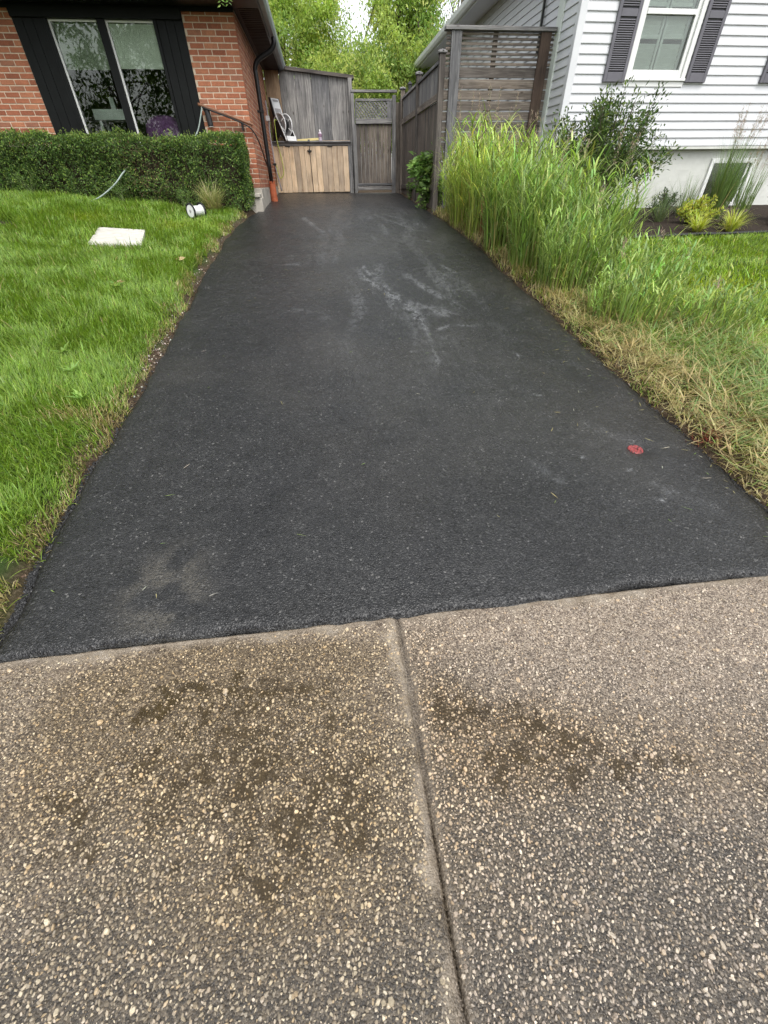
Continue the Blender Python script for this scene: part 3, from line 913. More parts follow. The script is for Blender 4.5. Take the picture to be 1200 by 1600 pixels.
def scatter(cell, prob, x0, x1, y0, y1, jit=.9):
    xs = np.arange(x0, x1, cell); ys = np.arange(y0, y1, cell)
    X, Y = np.meshgrid(xs, ys)
    X = X.ravel() + rng.uniform(-.5, .5, X.size) * cell * jit
    Y = Y.ravel() + rng.uniform(-.5, .5, Y.size) * cell * jit
    k = rng.random(X.size) < prob
    return X[k], Y[k]
def in_view(x, y):
    half_l = -1.15 - .35 * np.clip(y, 0, 2); half_r = 1.1 + .95 * np.clip(y, 0, 2)
    return (x > half_l - .25) & (x < half_r + .25)
PEB = [(.35, .305, .235), (.30, .26, .20), (.40, .355, .28), (.235, .205, .165), (.20, .175, .14), (.32, .255, .175), (.27, .23, .18), (.15, .13, .105), (.25, .21, .165), (.29, .25, .205)]
def stones(x0, x1, par):
    parts = []
    for cell, prob, r0, r1, k in ((.0102, .98, .0031, .0088, 6), (.0070, .5, .0013, .0030, 4)):
        X, Y = scatter(cell, prob, x0, x1, -.35, 1.0)
        d = np.abs(X - joint_x(Y))
        sg = X - joint_x(Y)
        dens = np.where(sg < 0, sstep(.020, .036, -sg), sstep(.004, .014, sg)) * sstep(.0, .035, 1.018 - Y)
        dry = 1 - wet_reflection_mask(X, Y)
        keep = in_view(X, Y) & (rng.random(len(X)) < dens * (1 - .25 * dry))
        X, Y = X[keep], Y[keep]
        r_ = (r0 + (r1 - r0) * rng.beta(1.6, 2.6, len(X))) * np.where(rng.random(len(X)) < .03, 1.6, 1)
        c = np.array(PEB)[rng.integers(0, len(PEB), len(X))] * (1 + rng.normal(0, .12, (len(X), 1))) * (1 if k == 6 else .6)
        Z = slab_z(X, Y) - r_ * rng.uniform(-.12, .3, len(X))
        c = c * (.75 + .55 * fbm(X * 3, Y * 3, 63, 3))[:, None] * (1.10 + .22 * wet_reflection_mask(X, Y))[:, None]  # paler in the wet zones: glint and relief contrast put into pebble colour
        bm_ = brown_mask(X, Y)[:, None]
        c = c * (1 + bm_ * (np.array([.96, .885, .75]) - 1)) * np.where(X < JX, 1, 0)[:, None] * np.array([1.03, 1.0, .93]) * (.8 + .2 * sstep(.05, .45, Y))[:, None] + c * np.where(X < JX, 0, 1)[:, None] * np.array([1.0, .97, .965]) * (.84 + .26 * sstep(.05, .6, Y))[:, None] * (1 + bm_ * (np.array([1.0, .9, .75]) - 1))  # pebbles painted darker towards the viewer, where the dark reflection lies
        parts.append(pebbles_vf(np.stack([X, Y, Z], -1), r_, c, k, .48, .3))
    V, F, c = join_vf(parts)
    return np_obj('exposed_pebbles', V, F, M['stone'], par, cols=c, kind='stuff')
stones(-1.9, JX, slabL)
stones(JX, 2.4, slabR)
# thin muddy water lying in the low places
def film(x0, x1, blobs, par, name='muddy_water'):
    blobs = [b for b in blobs]
    xs = np.arange(x0, x1, .006); ys = np.arange(-.1, 1.0, .006)
    X, Y = np.meshgrid(xs, ys)
    m = np.zeros_like(X)
    for cx, cy, sx, sy, s in blobs: m += s * np.exp(-(((X - cx) / sx) ** 2 + ((Y - cy) / sy) ** 2))
    m = m * (.45 + 1.1 * fbm(X * 6, Y * 6, 57, 4))
    base = slab_base(X, Y) - (vnoise(X * 55, Y * 55, 44) - .5) * .0022 - (fbm(X * 13, Y * 13, 43, 3) - .5) * .003
    Z = base - .0030 + .0038 * np.clip(m + (fbm(X * 14, Y * 14, 58, 4) - .5) * .7, 0, 1.0)
    d = np.abs(X - joint_x(Y)); Z = Z - .01 * (1 - sstep(.012, .05, d))
    SZ = slab_z(X, Y)
    show = Z > SZ - .0015
    alpha = sstep(-.0003, .0030, Z - SZ) * .85
    a = len(xs)
    i, j = np.meshgrid(np.arange(a - 1), np.arange(len(ys) - 1))
    F = np.stack([j * a + i, j * a + i + 1, (j + 1) * a + i + 1, (j + 1) * a + i], -1).reshape(-1, 4)
    F = F[show.ravel()[F].any(1)]
    used = np.unique(F); mp = np.zeros(X.size, int); mp[used] = np.arange(len(used))
    V = np.stack([X, Y, Z], -1).reshape(-1, 3)[used]
    al = alpha.ravel()[used]
    o = np_obj(name, V, mp[F], M['mud'], par, smooth=True, cols=np.stack([al, al, al], -1))
    o['label'] = 'thin brown muddy water lying in the hollows'
    o['kind'] = 'stuff'
film(-1.9, JX - .05, [(-.29, .55, .45, .25, 1.0), (-.12, .36, .26, .17, .85), (-.75, .55, .4, .2, .85), (-.4, .80, .5, .11, .8), (-.2, .28, .25, .12, .6)], slabL)
film(JX + .02, 2.4, [(.42, .46, .26, .15, .9), (.27, .65, .1, .1, .8), (.66, .42, .24, .12, .8), (1.1, .33, .3, .13, .7), (.55, .6, .25, .07, .6), (.95, .75, .2, .06, .45)], slabR)
for xa, xb in ((-5.5, -2.712), (3.212, 6.0)):
    V, F = boxes_vf([(xa, xb, -1.5, 1.02, -.15, 0)])
    V[4:, 2] = .02 * (V[4:, 1] - 1.03) - .004
    np_obj('concrete_slab', V, F, M['concrete'], sidewalk, cols=np.full((8, 3), .3))

# ================================================================== LEFT HOUSE
YL, XC = 9.95, -1.06
house = empty('brick_house', (-6, 12, 1.0), 'red brick bungalow with black window surround on the left of the driveway', 'house')
CH, BL, JT = .0694, .2165, .0125
ZB = 1.335
wallm = [(-12, -4.30, YL, YL + .2, ZB, 3.52), (-1.842, XC - .008, YL, YL + .2, ZB, 3.52), (-4.30, -1.842, YL, YL + .2, ZB, 1.72), (-4.30, -1.842, YL, YL + .2, 3.47, 3.52), (XC - .2, XC - .0025, YL + .2, 14.45, ZB, 3.52)]
V, F = boxes_vf(wallm)
wall = np_obj('wall', V, F, M['mortar'], house)
wall['label'] = 'brick wall with pale mortar joints'
def lay_front(xa, xb, z_lo, right_end):
    n0 = int(math.ceil((z_lo - ZB) / CH))
    k = n0
    while ZB + k * CH + .02 < 3.5:
        z0 = ZB + k * CH + JT / 2; z1 = ZB + (k + 1) * CH - JT / 2
        x = xb
        first = True
        while x > xa + .01:
            L_ = BL - JT
            if first:
                L_ = (.0975 if k % 2 else BL - JT) if right_end else (BL - JT) * (.45 if k % 2 else .95)
            x0 = max(xa, x - L_)
            if x - x0 > .025:
                yo = YL - .0045 + random.uniform(-.0012, .0012)
                box('brick', x0, x, yo, yo + .08, z0, z1, M['brick'], wall, .003)
            x = x0 - JT
            first = False
        k += 1
lay_front(-5.9, -4.302, 1.95, False)
lay_front(-1.84, XC, ZB, True)
# side wall courses: seen at a grazing angle, too small to tell apart one by one
bl = []
k = 0
while ZB + k * CH + .02 < 3.5:
    z0 = ZB + k * CH + JT / 2; z1 = ZB + (k + 1) * CH - JT / 2
    y = YL + .075 if k % 2 == 0 else YL + .075
    y += 0 if k % 2 else .108
    if k % 2 == 0: bl.append((XC - .09, XC + random.uniform(-.001, .001), YL + .076, YL + .173, z0, z1))
    while y < 14.4:
        bl.append((XC - .09, XC + random.uniform(-.0015, .0015), y + JT / 2, min(y + BL - JT / 2, 14.44), z0, z1))
        y += BL
    k += 1
V, F = boxes_vf(bl)
bc = np.repeat(colmix(len(bl), [(.38, .135, .072), (.43, .17, .09), (.46, .2, .11), (.33, .12, .065)], .06), 8, 0)
np_obj('brick_courses', V, F, M['brick_side'], wall, cols=bc, kind='stuff')

# foundation with its projecting block
box('foundation', -12, XC + .012, YL - .012, 14.4, .7, ZB - .003, M['found'], house, .006)
box('ledge_slab', -1.62, XC - .005, YL - .34, YL - .01, 1.20, 1.262, M['found'], house, .01)
box('ledge_block', -1.75, XC + .02, YL - .30, YL - .02, .7, 1.197, M['found'], house, .012)

box('frieze_board', -12, XC + .006, YL - .03, YL - .012, 3.452, 3.4995, M['black'], house, .003)
# window with black panels
win = box('window', -4.298, -1.844, YL + .13, YL + .16, 1.72, 1.80, M['black'], house, .003)
win['label'] = 'wide window in a black board surround'
# panels: vertical boards left and right of the glass
for xa, xb in ((-4.298, -3.87), (-2.235, -1.844)):
    nb = 3
    wdt = (xb - xa) / nb
    for q in range(nb):
        box('panel_board', xa + q * wdt + .002, xa + (q + 1) * wdt - .002, YL - .012, YL + .05, 1.73, 3.40, M['black'], win, .003)
box('header', -4.299, -1.843, YL - .052, YL + .1, 3.362, 3.482, M['black'], win, .005)
for xa, xb in ((-3.87, -3.815), (-3.105, -2.995), (-2.285, -2.235)):
    box('mullion', xa, xb, YL - .03, YL + .1, 1.73, 3.361, M['black'], win, .004)
for xa, xb in ((-3.815, -3.105), (-2.995, -2.285)):
    box('sash_stile', xa + .001, xa + .032, YL + .02, YL + .06, 1.80, 3.36, M['vinyl'], win, .003)
    box('sash_rail', xa + .033, xb - .001, YL + .02, YL + .06, 3.335, 3.36, M['vinyl'], win, .003)
    box('pane', xa + .03, xb - .001, YL + .036, YL + .042, 1.80, 3.335, M['glass'], win, .0005)
box('roller_shade', -3.78, -3.11, YL + .062, YL + .066, 2.84, 3.33, simple('dimmed_roller_shade', (.34, .36, .28), .9, .05, 6, .2), win, .001)  # dimming by the pane's reflection put into the left shade's colour
box('roller_shade', -2.985, -2.295, YL + .062, YL + .066, 2.855, 3.33, M['shade'], win, .001)
# the room behind
box('room_floor', -5.6, XC - .22, YL + .21, 13.4, 1.5, 1.6, M['intfloor'], house, .002)
box('room_back_wall', -5.6, XC - .22, 13.4, 13.5, 1.6, 3.5, M['interior'], house, .002)
box('room_side_wall', -5.7, -5.6, YL + .21, 13.4, 1.6, 3.5, M['interior'], house, .002)
box('room_ceiling', -5.6, XC - .22, YL + .21, 13.4, 3.5, 3.53, M['interior'], house, .002)

# soffit, fascia, gutter, roof
box('soffit', -12.5, -.66, 9.4, YL - .0015, 3.500, 3.515, M['blacktrim'], house, .002)
so_ = box('soffit', XC + .003, -.66, YL + .001, 14.9, 3.5005, 3.5155, M['soffit'], house, .002)
yy = 9.95
while yy < 14.8:
    box('soffit_rib', XC + .08, -.675, yy, yy + .02, 3.4935, 3.5, M['soffit'], so_, .002)
    yy += .1
box('fascia', -.66, -.635, 9.4, 14.9, 3.47, 3.66, M['blacktrim'], house, .003)
gp_ = [(-.632, 3.50), (-.56, 3.50), (-.53, 3.55), (-.52, 3.625), (-.53, 3.635), (-.545, 3.555), (-.57, 3.51), (-.625, 3.515), (-.632, 3.64)]
gut = prism('gutter', gp_, 9.38, 14.92, 'xz', M['gutter'], house)
roof = prism('roof', [(-.55, 3.67), (-6.5, 5.6), (-12.6, 3.67), (-12.6, 3.62), (-6.5, 5.5), (-.64, 3.62)], 9.36, 15.2, 'xz', M['roof'], house)
# downspout with clay boot
dsx, dsy = XC + .075, 11.55
P = catmull([(-.575, dsy - .02, 3.50), (-.575, dsy - .02, 3.42), (-.66, dsy - .01, 3.33), (XC + .16, dsy, 3.22), (dsx, dsy, 3.10), (dsx, dsy, 2.9), (dsx, dsy, 1.42)], 5)
ds = tube('downspout', P, .042, M['blacktrim'], house, 8)
ds['label'] = 'black downspout on the side wall'
lathe('clay_boot', (dsx + .01, dsy - .01, 1.05), (.0, .02, 1), [(0, .072), (.02, .075), (.34, .062), (.36, .066), (.385, .066), (.385, .05)], M['terracotta'], ds, 16)
box('bracket', XC + .001, dsx + .05, dsy - .05, dsy + .05, 2.50, 2.53, M['blacktrim'], ds, .002)

# ================================================================== RIGHT HOUSE
YR_, XR = 9.3, 4.28
rh = empty('white_siding_house', (8, 13, .9), 'white clapboard house with grey shutters on the right', 'house')
V, F = boxes_vf([(XR + .02, 5.24, YR_ + .02, YR_ + .2, 1.84, 4.5), (6.36, 14, YR_ + .02, YR_ + .2, 1.84, 4.5), (5.24, 6.36, YR_ + .02, YR_ + .2, 1.84, 2.66), (5.24, 6.36, YR_ + .02, YR_ + .2, 4.2, 4.5),
                 (XR + .02, XR + .2, YR_ + .2, 20.4, 1.5, 4.5), (XR + .2, 14, YR_ + .21, YR_ + .3, 1.3, 1.84)])
rwall = np_obj('wall', V, F, M['siding'], rh)
DC = .1125
def clap_front(x0, x1, z0, z1, par):
    # one clapboard: sloping face with a drip edge at its foot
    k = 6
    yb, yt = YR_ - .016, YR_ + .001
    pr_ = [(yb, z0), (yb - .001, z0 + .008), (yb, z0 + .016), (yt, z1), (YR_ + .019, z1), (YR_ + .019, z0)]
    return prism('siding_board', pr_, x0, x1, 'yz', M['siding'], par)
def clap_side(y0, y1, z0, z1, par):
    pr_ = [(XR - .016, z0), (XR - .017, z0 + .008), (XR - .016, z0 + .016), (XR + .001, z1), (XR + .019, z1), (XR + .019, z0)]
    return prism('siding_board', pr_, y0, y1, 'xz', M['siding'], par)
z = 1.845
while z < 4.4:
    z1 = z + DC
    if z1 < 2.665 or z > 4.2:
        clap_front(XR + .09, 13.5, z, z1, rwall)
    else:
        clap_front(XR + .09, 5.27, z, z1, rwall)
        clap_front(6.335, 13.5, z, z1, rwall)
    clap_side(YR_ + .08, YR_ + .60, z, z1, rwall)
    clap_side(YR_ + .80, 20.3, z, z1, rwall)
    z = z1
box('corner_trim', XR - .03, XR + .088, YR_ - .03, YR_ + .078, 1.835, 4.5, M['siding'], rh, .004)
box('corner_trim', XR - .035, XR + .04, YR_ + .602, YR_ + .798, 1.3, 4.5, M['sidingtrim'], rh, .004)
box('foundation', XR + .12, 13.5, YR_ + .10, YR_ + .2, .5, 1.80, M['painted'], rh, .004)
box('foundation', XR + .06, XR + .12, YR_ + .1, 20.3, .5, 1.84, M['painted'], rh, .004)
box('skirt_soffit', XR, 13.5, YR_ - .014, YR_ + .2, 1.80, 1.838, M['painted'], rh, .003)
# painted brick courses of the foundation, low relief
for kz in range(9):
    zz = 1.0 + kz * .085
    for q in range(18):
        xa = 4.5 + q * .25 + (kz % 2) * .125
        if 7.42 < xa + .12 < 8.5 and zz > .98 and zz < 1.7: continue
        box('painted_brick', xa, xa + .24, YR_ + .0988, YR_ + .12, zz, zz + .0835, M['painted'], rwall, .0006)
# eave and roof
box('soffit', 3.80, XR + .02, YR_ + .5, 20.6, 4.42, 4.44, M['siding'], rh, .003)
box('fascia', 3.77, 3.80, YR_ + .5, 20.6, 4.40, 4.56, M['siding'], rh, .004)
prism('gutter', [(3.768, 4.43), (3.70, 4.43), (3.665, 4.48), (3.655, 4.56), (3.665, 4.57), (3.68, 4.49), (3.705, 4.445), (3.76, 4.445), (3.768, 4.57)], YR_ + .5, 20.62, 'xz', M['vinyl'], rh)
prism('roof', [(3.70, 4.575), (9, 6.9), (14.3, 4.57), (14.3, 4.52), (9, 6.8), (3.78, 4.562)], YR_ - .35, 20.8, 'xz', M['roof'], rh)
box('vent_pipe', XR - .07, XR - .03, 10.70, 10.74, 3.2, 4.42, M['blacktrim'], rh, .004)
# window
rw = box('window', 5.272, 6.332, YR_ + .11, YR_ + .13, 2.68, 2.74, M['vinyl'], rh, .003)
for a in ((5.262, 5.335), (6.27, 6.343)):
    box('casing', a[0], a[1], YR_ - .03, YR_ + .1, 2.70, 4.2, M['vinyl'], rw, .004)
box('sill', 5.255, 6.35, YR_ - .045, YR_ + .1, 2.668, 2.70, M['vinyl'], rw, .004)
box('apron', 5.262, 6.343, YR_ - .02, YR_ + .015, 2.60, 2.667, M['vinyl'], rw, .003)
for a in ((5.337, 5.375), (6.21, 6.268)):
    box('sash_stile', a[0], a[1], YR_ + .0, YR_ + .05, 2.702, 4.2, M['vinyl'], rw, .003)
box('sash_rail', 5.377, 6.208, YR_ + .0, YR_ + .05, 2.702, 2.80, M['vinyl'], rw, .003)
box('meeting_rail', 5.377, 6.208, YR_ - .01, YR_ + .05, 3.40, 3.46, M['vinyl'], rw, .003)
box('pane', 5.376, 6.209, YR_ + .03, YR_ + .035, 2.80, 3.40, M['glass'], rw, .0004)
box('pane', 5.376, 6.209, YR_ + .01, YR_ + .015, 3.46, 4.2, M['glass'], rw, .0004)
# white louvred indoor shutters behind the glass
for a in ((5.36, 5.78), (5.80, 6.22)):
    lf = box('indoor_shutter_frame', a[0], a[0] + .04, YR_ + .10, YR_ + .13, 2.74, 4.1, M['white'], rw, .003)
    box('stile', a[1] - .04, a[1], YR_ + .10, YR_ + .13, 2.74, 4.1, M['white'], lf, .003)
    for zr_ in (2.76, 3.16, 3.5):
        box('rail', a[0] + .041, a[1] - .041, YR_ + .10, YR_ + .13, zr_, zr_ + .05, M['white'], lf, .003)
    zz = 2.83
    while zz < 4.0:
        if not (3.14 < zz + .02 < 3.23 or 3.48 < zz + .02 < 3.57):
            s_ = box('indoor_louvre', a[0] + .042, a[1] - .042, YR_ + .10, YR_ + .155, zz, zz + .008, M['white'], lf, .002, rot=(R(-68), 0, 0))
        zz += .05
box('dark_room', 5.2, 6.4, YR_ + .32, YR_ + .34, 2.6, 4.3, M['interior'], rh, .002)
# grey louvred shutters
def shutter(x0, x1, label):
    sh = empty('window_shutter', ((x0 + x1) / 2, YR_ - .02, 2.65), label, 'shutter')
    y0, y1 = YR_ - .052, YR_ - .018
    box('stile', x0, x0 + .055, y0, y1, 2.65, 4.15, M['shutter'], sh, .004)
    box('stile', x1 - .055, x1, y0, y1, 2.65, 4.15, M['shutter'], sh, .004)
    box('rail', x0 + .056, x1 - .056, y0, y1, 2.651, 2.765, M['shutter'], sh, .004)
    box('rail', x0 + .056, x1 - .056, y0, y1, 3.36, 3.44, M['shutter'], sh, .004)
    box('backing', x0 + .056, x1 - .056, y1 - .006, y1, 2.77, 4.1, M['shutter'], sh, .001)
    zz = 2.775
    while zz < 4.1:
        if not 3.335 < zz < 3.445:
            box('louvre', x0 + .057, x1 - .057, y0 + .003, y1 - .002, zz + .002, zz + .016, M['shutter'], sh, .003, rot=(R(-28), 0, 0))
        zz += .0245
shutter(4.87, 5.25, 'grey louvred shutter on the left of the white window')
shutter(6.355, 6.72, 'grey louvred shutter on the right of the white window')
shutter(7.75, 8.12, 'grey louvred shutter cut by the right edge of the picture')
# basement window
bw = box('basement_window', 7.50, 8.44, YR_ + .06, YR_ + .1, 1.60, 1.67, M['vinyl'], rh, .004)
box('jamb', 7.50, 7.57, YR_ + .06, YR_ + .1, 1.0, 1.599, M['vinyl'], bw, .004)
box('jamb', 8.37, 8.44, YR_ + .06, YR_ + .1, 1.0, 1.599, M['vinyl'], bw, .004)
box('sill', 7.47, 8.47, YR_ + .02, YR_ + .1, .94, .999, M['vinyl'], bw, .004)
box('sash_stile', 8.29, 8.33, YR_ + .075, YR_ + .098, 1.001, 1.598, M['vinyl'], bw, .003)
box('pane', 7.571, 8.369, YR_ + .088, YR_ + .092, 1.0, 1.6, M['glass'], bw, .0004)
box('dark_back', 7.575, 8.365, YR_ + .0935, YR_ + .0945, 1.005, 1.595, M['blacktrim'], bw, .0002)
tube('downspout', [(4.42, YR_ - .06, 1.9), (4.42, YR_ - .06, 1.0), (4.46, YR_ - .2, .93)], .04, M['vinyl'], rh, 8)

# ================================================================== SHED, GATE, FENCE, SCREEN
shed = empty('garden_shed', (0, 14.1, 1.19), 'weathered board lean-to with new cedar doors at the end of the driveway', 'shed')
YS = 13.9
UY = 14.40
xs = [-1.055, -.70, -.33, .06, .49, .89, 1.05]
zt = lambda x: 3.555 + (x + 1.05) / 2.1 * (-.18)
for q in range(len(xs) - 1):
    a, b = xs[q] + .004, xs[q + 1] - .004
    yo = UY + random.uniform(-.006, .006)
    bd = prism('wall_board', [(a, 2.18), (b, 2.18), (b, zt(b) - .01), (a, zt(a) - .01)], yo, yo + .022, 'xz', M['tanboard'] if q == 0 else M['gray_Z'], shed)
    if q == 0: bd['label'] = 'unweathered tan board beside the brick wall'
box('back_sheet', -1.05, 1.05, UY + .03, UY + .045, 1.2, 3.36, M['darkcap'], shed, .002)
prism('roof_cap', [(-1.08, zt(-1.08) - .01), (1.1, zt(1.1) - .01), (1.1, zt(1.1) + .05), (-1.08, zt(-1.08) + .05)], UY - .07, UY + .5, 'xz', M['darkcap'], shed)
box('corner_post', .955, 1.05, UY - .1, UY - .005, 1.17, 3.37, M['gray_Z'], shed, .004)
box('side_panel', .93, .95, YS + .02, UY - .105, 1.17, 2.17, M['gray_Y'], shed, .003)
# lower cabinet
box('frame_rail', -1.05, .925, YS + .0, YS + .05, 2.125, 2.183, M['gray_X'], shed, .004)
box('frame_post', .855, .925, YS + .001, YS + .05, 1.17, 2.124, M['gray_Z'], shed, .004)
box('frame_sill', -1.05, .925, YS + .03, YS + .08, 1.14, 1.195, M['darkcap'], shed, .003)
for (a, b, lab) in ((-1.045, -.13, 'left'), (-.118, .85, 'right')):
    dr = box('door', a + .03, b - .03, YS + .036, YS + .056, 1.26, 1.33, M['cedar'], shed, .002)
    nb = 7
    w_ = (b - a) / nb
    for q in range(nb):
        zz0 = 1.205 + random.uniform(-.004, .004); zz1 = 2.118 + random.uniform(-.003, .003)
        pl = box('plank', a + q * w_ + .0025, a + (q + 1) * w_ - .0025, YS + .004 + random.uniform(-.003, .003), YS + .032, zz0, zz1, M['cedar'], dr, .004)
    hx = a + w_ * 2.4 if lab == 'left' else a + w_ * 3.2
    box('hinge', hx, hx + .13, YS - .012, YS + .0, 2.105, 2.122, M['steel'], dr, .002)
lat = box('latch', -.185, -.075, YS - .02, YS - .002, 2.015, 2.04, M['steel'], shed, .003)
box('latch_bolt', -.15, -.12, YS - .025, YS - .002, 1.985, 2.06, M['steel'], lat, .003)
box('counter_board', -1.05, -.125, YS - .05, UY - .03, 2.186, 2.215, M['gray_X'], shed, .004)
box('counter_board', -.12, .94, YS - .045, UY - .104, 2.184, 2.212, M['gray_X'], shed, .004)
box('counter_joint', -.15, -.095, YS - .055, YS + .02, 2.20, 2.24, M['gray_X'], shed, .004)

# gate
gate = empty('wooden_gate', (1.56, 14.25, 1.2), 'narrow weathered plank gate with lattice top beside the shed', 'gate')
GYg = 14.2
for q in range(9):
    w_ = .915 / 9
    box('plank', 1.105 + q * w_ + .002, 1.105 + (q + 1) * w_ - .0035, GYg + random.uniform(-.003, .003) + .022, GYg + .044, 1.30, 2.58, M['fence_Z'], gate, .003)
box('rail', 1.09, 2.02, GYg - .02, GYg + .018, 2.545, 2.645, M['gray_X'], gate, .004)
box('rail', 1.09, 2.02, GYg - .02, GYg + .018, 1.225, 1.30, M['gray_X'], gate, .004)
box('rail', 1.09, 2.02, GYg - .014, GYg + .018, 1.32, 1.372, M['gray_X'], gate, .004)
box('rail', 1.09, 2.02, GYg - .02, GYg + .018, 2.955, 3.0, M['gray_X'], gate, .004)
box('stile', 1.09, 1.125, GYg - .016, GYg + .018, 2.646, 2.954, M['gray_Z'], gate, .003)
box('stile', 1.90, 2.02, GYg - .016, GYg + .018, 2.646, 2.954, M['gray_Z'], gate, .003)
box('stile', 1.075, 1.104, GYg - .012, GYg + .05, 1.2, 2.544, M['gray_Z'], gate, .003)
def clipseg(x, z, dx_, dz_, x0, x1, z0, z1):
    t0, t1 = -9, 9
    for p, d, lo, hi in ((x, dx_, x0, x1), (z, dz_, z0, z1)):
        a, b = sorted(((lo - p) / d, (hi - p) / d)); t0, t1 = max(t0, a), min(t1, b)
    return (t0, t1) if t1 > t0 + .02 else None
for lay, sgn in ((0, -1), (1, 1)):
    for q in range(-6, 14):
        x = 1.13 + q * .075
        r_ = clipseg(x, 2.80, .7071, .7071 * sgn, 1.126, 1.899, 2.648, 2.952)
        if not r_: continue
        t0, t1 = r_
        cx = x + .7071 * (t0 + t1) / 2; cz = 2.80 + .7071 * sgn * (t0 + t1) / 2; Ls = (t1 - t0)
        me = box_mesh(round(Ls, 2), .007, .030 if lay == 0 else .022, M['gray_X'], .001)
        o = bpy.data.objects.new('lattice_strip', me)
        link(o, gate, (cx, GYg - .003 + lay * .0085, cz)); o.rotation_euler = (0, -sgn * R(45), 0)
box('gate_latch', 1.985, 2.0, GYg - .012, GYg + .02, 2.0, 2.12, M['steel'], gate, .002)
box('post', 1.0, 1.072, GYg - .05, GYg + .04, 1.15, 3.10, M['gray_Z'], gate, .004)
box('post', 2.03, 2.12, GYg - .05, GYg + .04, 1.15, 3.06, M['gray_Z'], gate, .004)
box('top_beam', 1.0, 2.14, GYg - .06, GYg + .05, 3.055 + .05, 3.15, M['gray_X'], gate, .004)
box('threshold', 1.07, 2.03, GYg - .05, GYg + .06, 1.13, 1.165, M['gray_X'], gate, .004)

# fence along the right side
fence = empty('board_fence', (2.25, 12, 1.0), 'tall weathered board fence between the gate and the slatted screen', 'fence')
FX = 2.25
posts = [(13.92, 3.16), (11.87, 3.12), (9.84, 3.08)]
for q, (y, ztop) in enumerate(posts):
    pt = box('post', FX - .05, FX + .05, y - .05, y + .05, .7, ztop - .04, M['fence_Z'], fence, .006)
    box('post_cap', FX - .07, FX + .07, y - .07, y + .07, ztop - .039, ztop - .012, M['gray_X'], pt, .005)
    lathe('cap_top', (FX, y, ztop - .012), (0, 0, 1), [(0, .085), (.02, .05), (.028, .01)], M['gray_X'], pt, 4)
def span(y0, y1):
    y = y1
    zt0, zt1 = 2.97, 2.985
    while y > y0 + .05:
        ya = max(y0, y - .138)
        box('board', FX + .005, FX + .024, ya + .003, y, .8, 2.50, M['fence_Z'], fence, .003)
        box('upper_board', FX + .005, FX + .022, ya + .002, y, 2.60, 2.945, M['gray_Z'], fence, .003)
        y = ya
    box('rail', FX - .026, FX + .004, y0, y1, 2.50, 2.60, M['fence_Y'], fence, .004)
    box('top_rail', FX - .028, FX + .03, y0, y1, 2.947, 2.99, M['gray_Y'], fence, .004)
    box('rail', FX - .026, FX + .004, y0, y1, 1.25, 1.34, M['fence_Y'], fence, .004)
span(9.89, 11.82); span(11.92, 13.87); span(13.97, 14.2)
box('filler_board', 2.124, 2.274, 14.205, 14.225, 1.1, 2.94, M['fence_Z'], fence, .003)
# lantern on the fence
lan = empty('fence_lantern', (2.3, 13.2, 2.99), 'small black lantern standing on the fence top', 'lantern')
box('base', 2.27, 2.33, 13.17, 13.23, 2.992, 3.02, M['blackplastic'], lan, .004)
box('body', 2.26, 2.34, 13.16, 13.24, 3.021, 3.12, M['blackplastic'], lan, .01)
lathe('cap', (2.3, 13.2, 3.12), (0, 0, 1), [(0, .06), (.03, .035), (.05, .012)], M['blackplastic'], lan, 8)

# slatted privacy screen
scr = empty('slatted_privacy_screen', (3.3, 10.05, .9), 'weathered horizontal slat screen between fence and white house', 'screen')
SYc = 10.05
box('top_cap', 2.32, 4.235, SYc - .08, SYc + .06, 3.333, 3.382, M['gray_X'], scr, .005)
box('post', 2.43, 2.605, SYc - .055, SYc - .012, .7, 3.332, M['gray_Z'], scr, .006)
box('post', 3.98, 4.165, SYc - .055, SYc - .012, .7, 3.332, M['brownpost'], scr, .006)
box('back_batten', 3.17, 3.25, SYc + .012, SYc + .05, .75, 3.33, M['fence_Z'], scr, .004)
gaps = [3.331, 3.278, 3.221, 3.163, 3.105, 3.047, 2.988, 2.928, 2.785, 2.65, 2.513, 2.374, 2.242, 2.104, 1.966, 1.828, 1.69, 1.55, 1.41, 1.27, 1.13]
for q in range(len(gaps) - 1):
    gw = .013 if q < 7 else .009
    box('slat', 2.345 + random.uniform(0, .01), 4.235, SYc - .010, SYc + .010, gaps[q + 1] + gw, gaps[q] - gw, M['fence_X'], scr, .003)

# ================================================================== THINGS
# hose reel cart standing on the shed counter
cart = empty('hose_reel_cart', (-.72, 14.12, 2.215), 'grey and black hose reel cart standing on the shed counter', 'hose reel')
yaw = R(48)
ux = np.array([math.cos(yaw), math.sin(yaw), 0]); uy = np.array([-math.sin(yaw), math.cos(yaw), 0]); uz = np.array([0, 0, 1.])
c0 = np.array([-.72, 14.10, 2.218])
def cp(a, b, c): return c0 + ux * a + uy * b + uz * c
def cprism(name, poly, a0, a1, mat, par):
    """polygon in (b, c) side view, extruded along the axle"""
    n_ = len(poly)
    V = np.array([cp(a0, b, c) for b, c in poly] + [cp(a1, b, c) for b, c in poly])
    me = bpy.data.meshes.new(name)
    o_ = V.mean(0)
    me.from_pydata((V - o_).tolist(), [], [tuple(range(n_))[::-1], tuple(range(n_, 2 * n_))] + [(i, (i + 1) % n_, n_ + (i + 1) % n_, n_ + i) for i in range(n_)])
    me.materials.append(mat)
    o = bpy.data.objects.new(name, me)
    return link(o, par, tuple(o_))
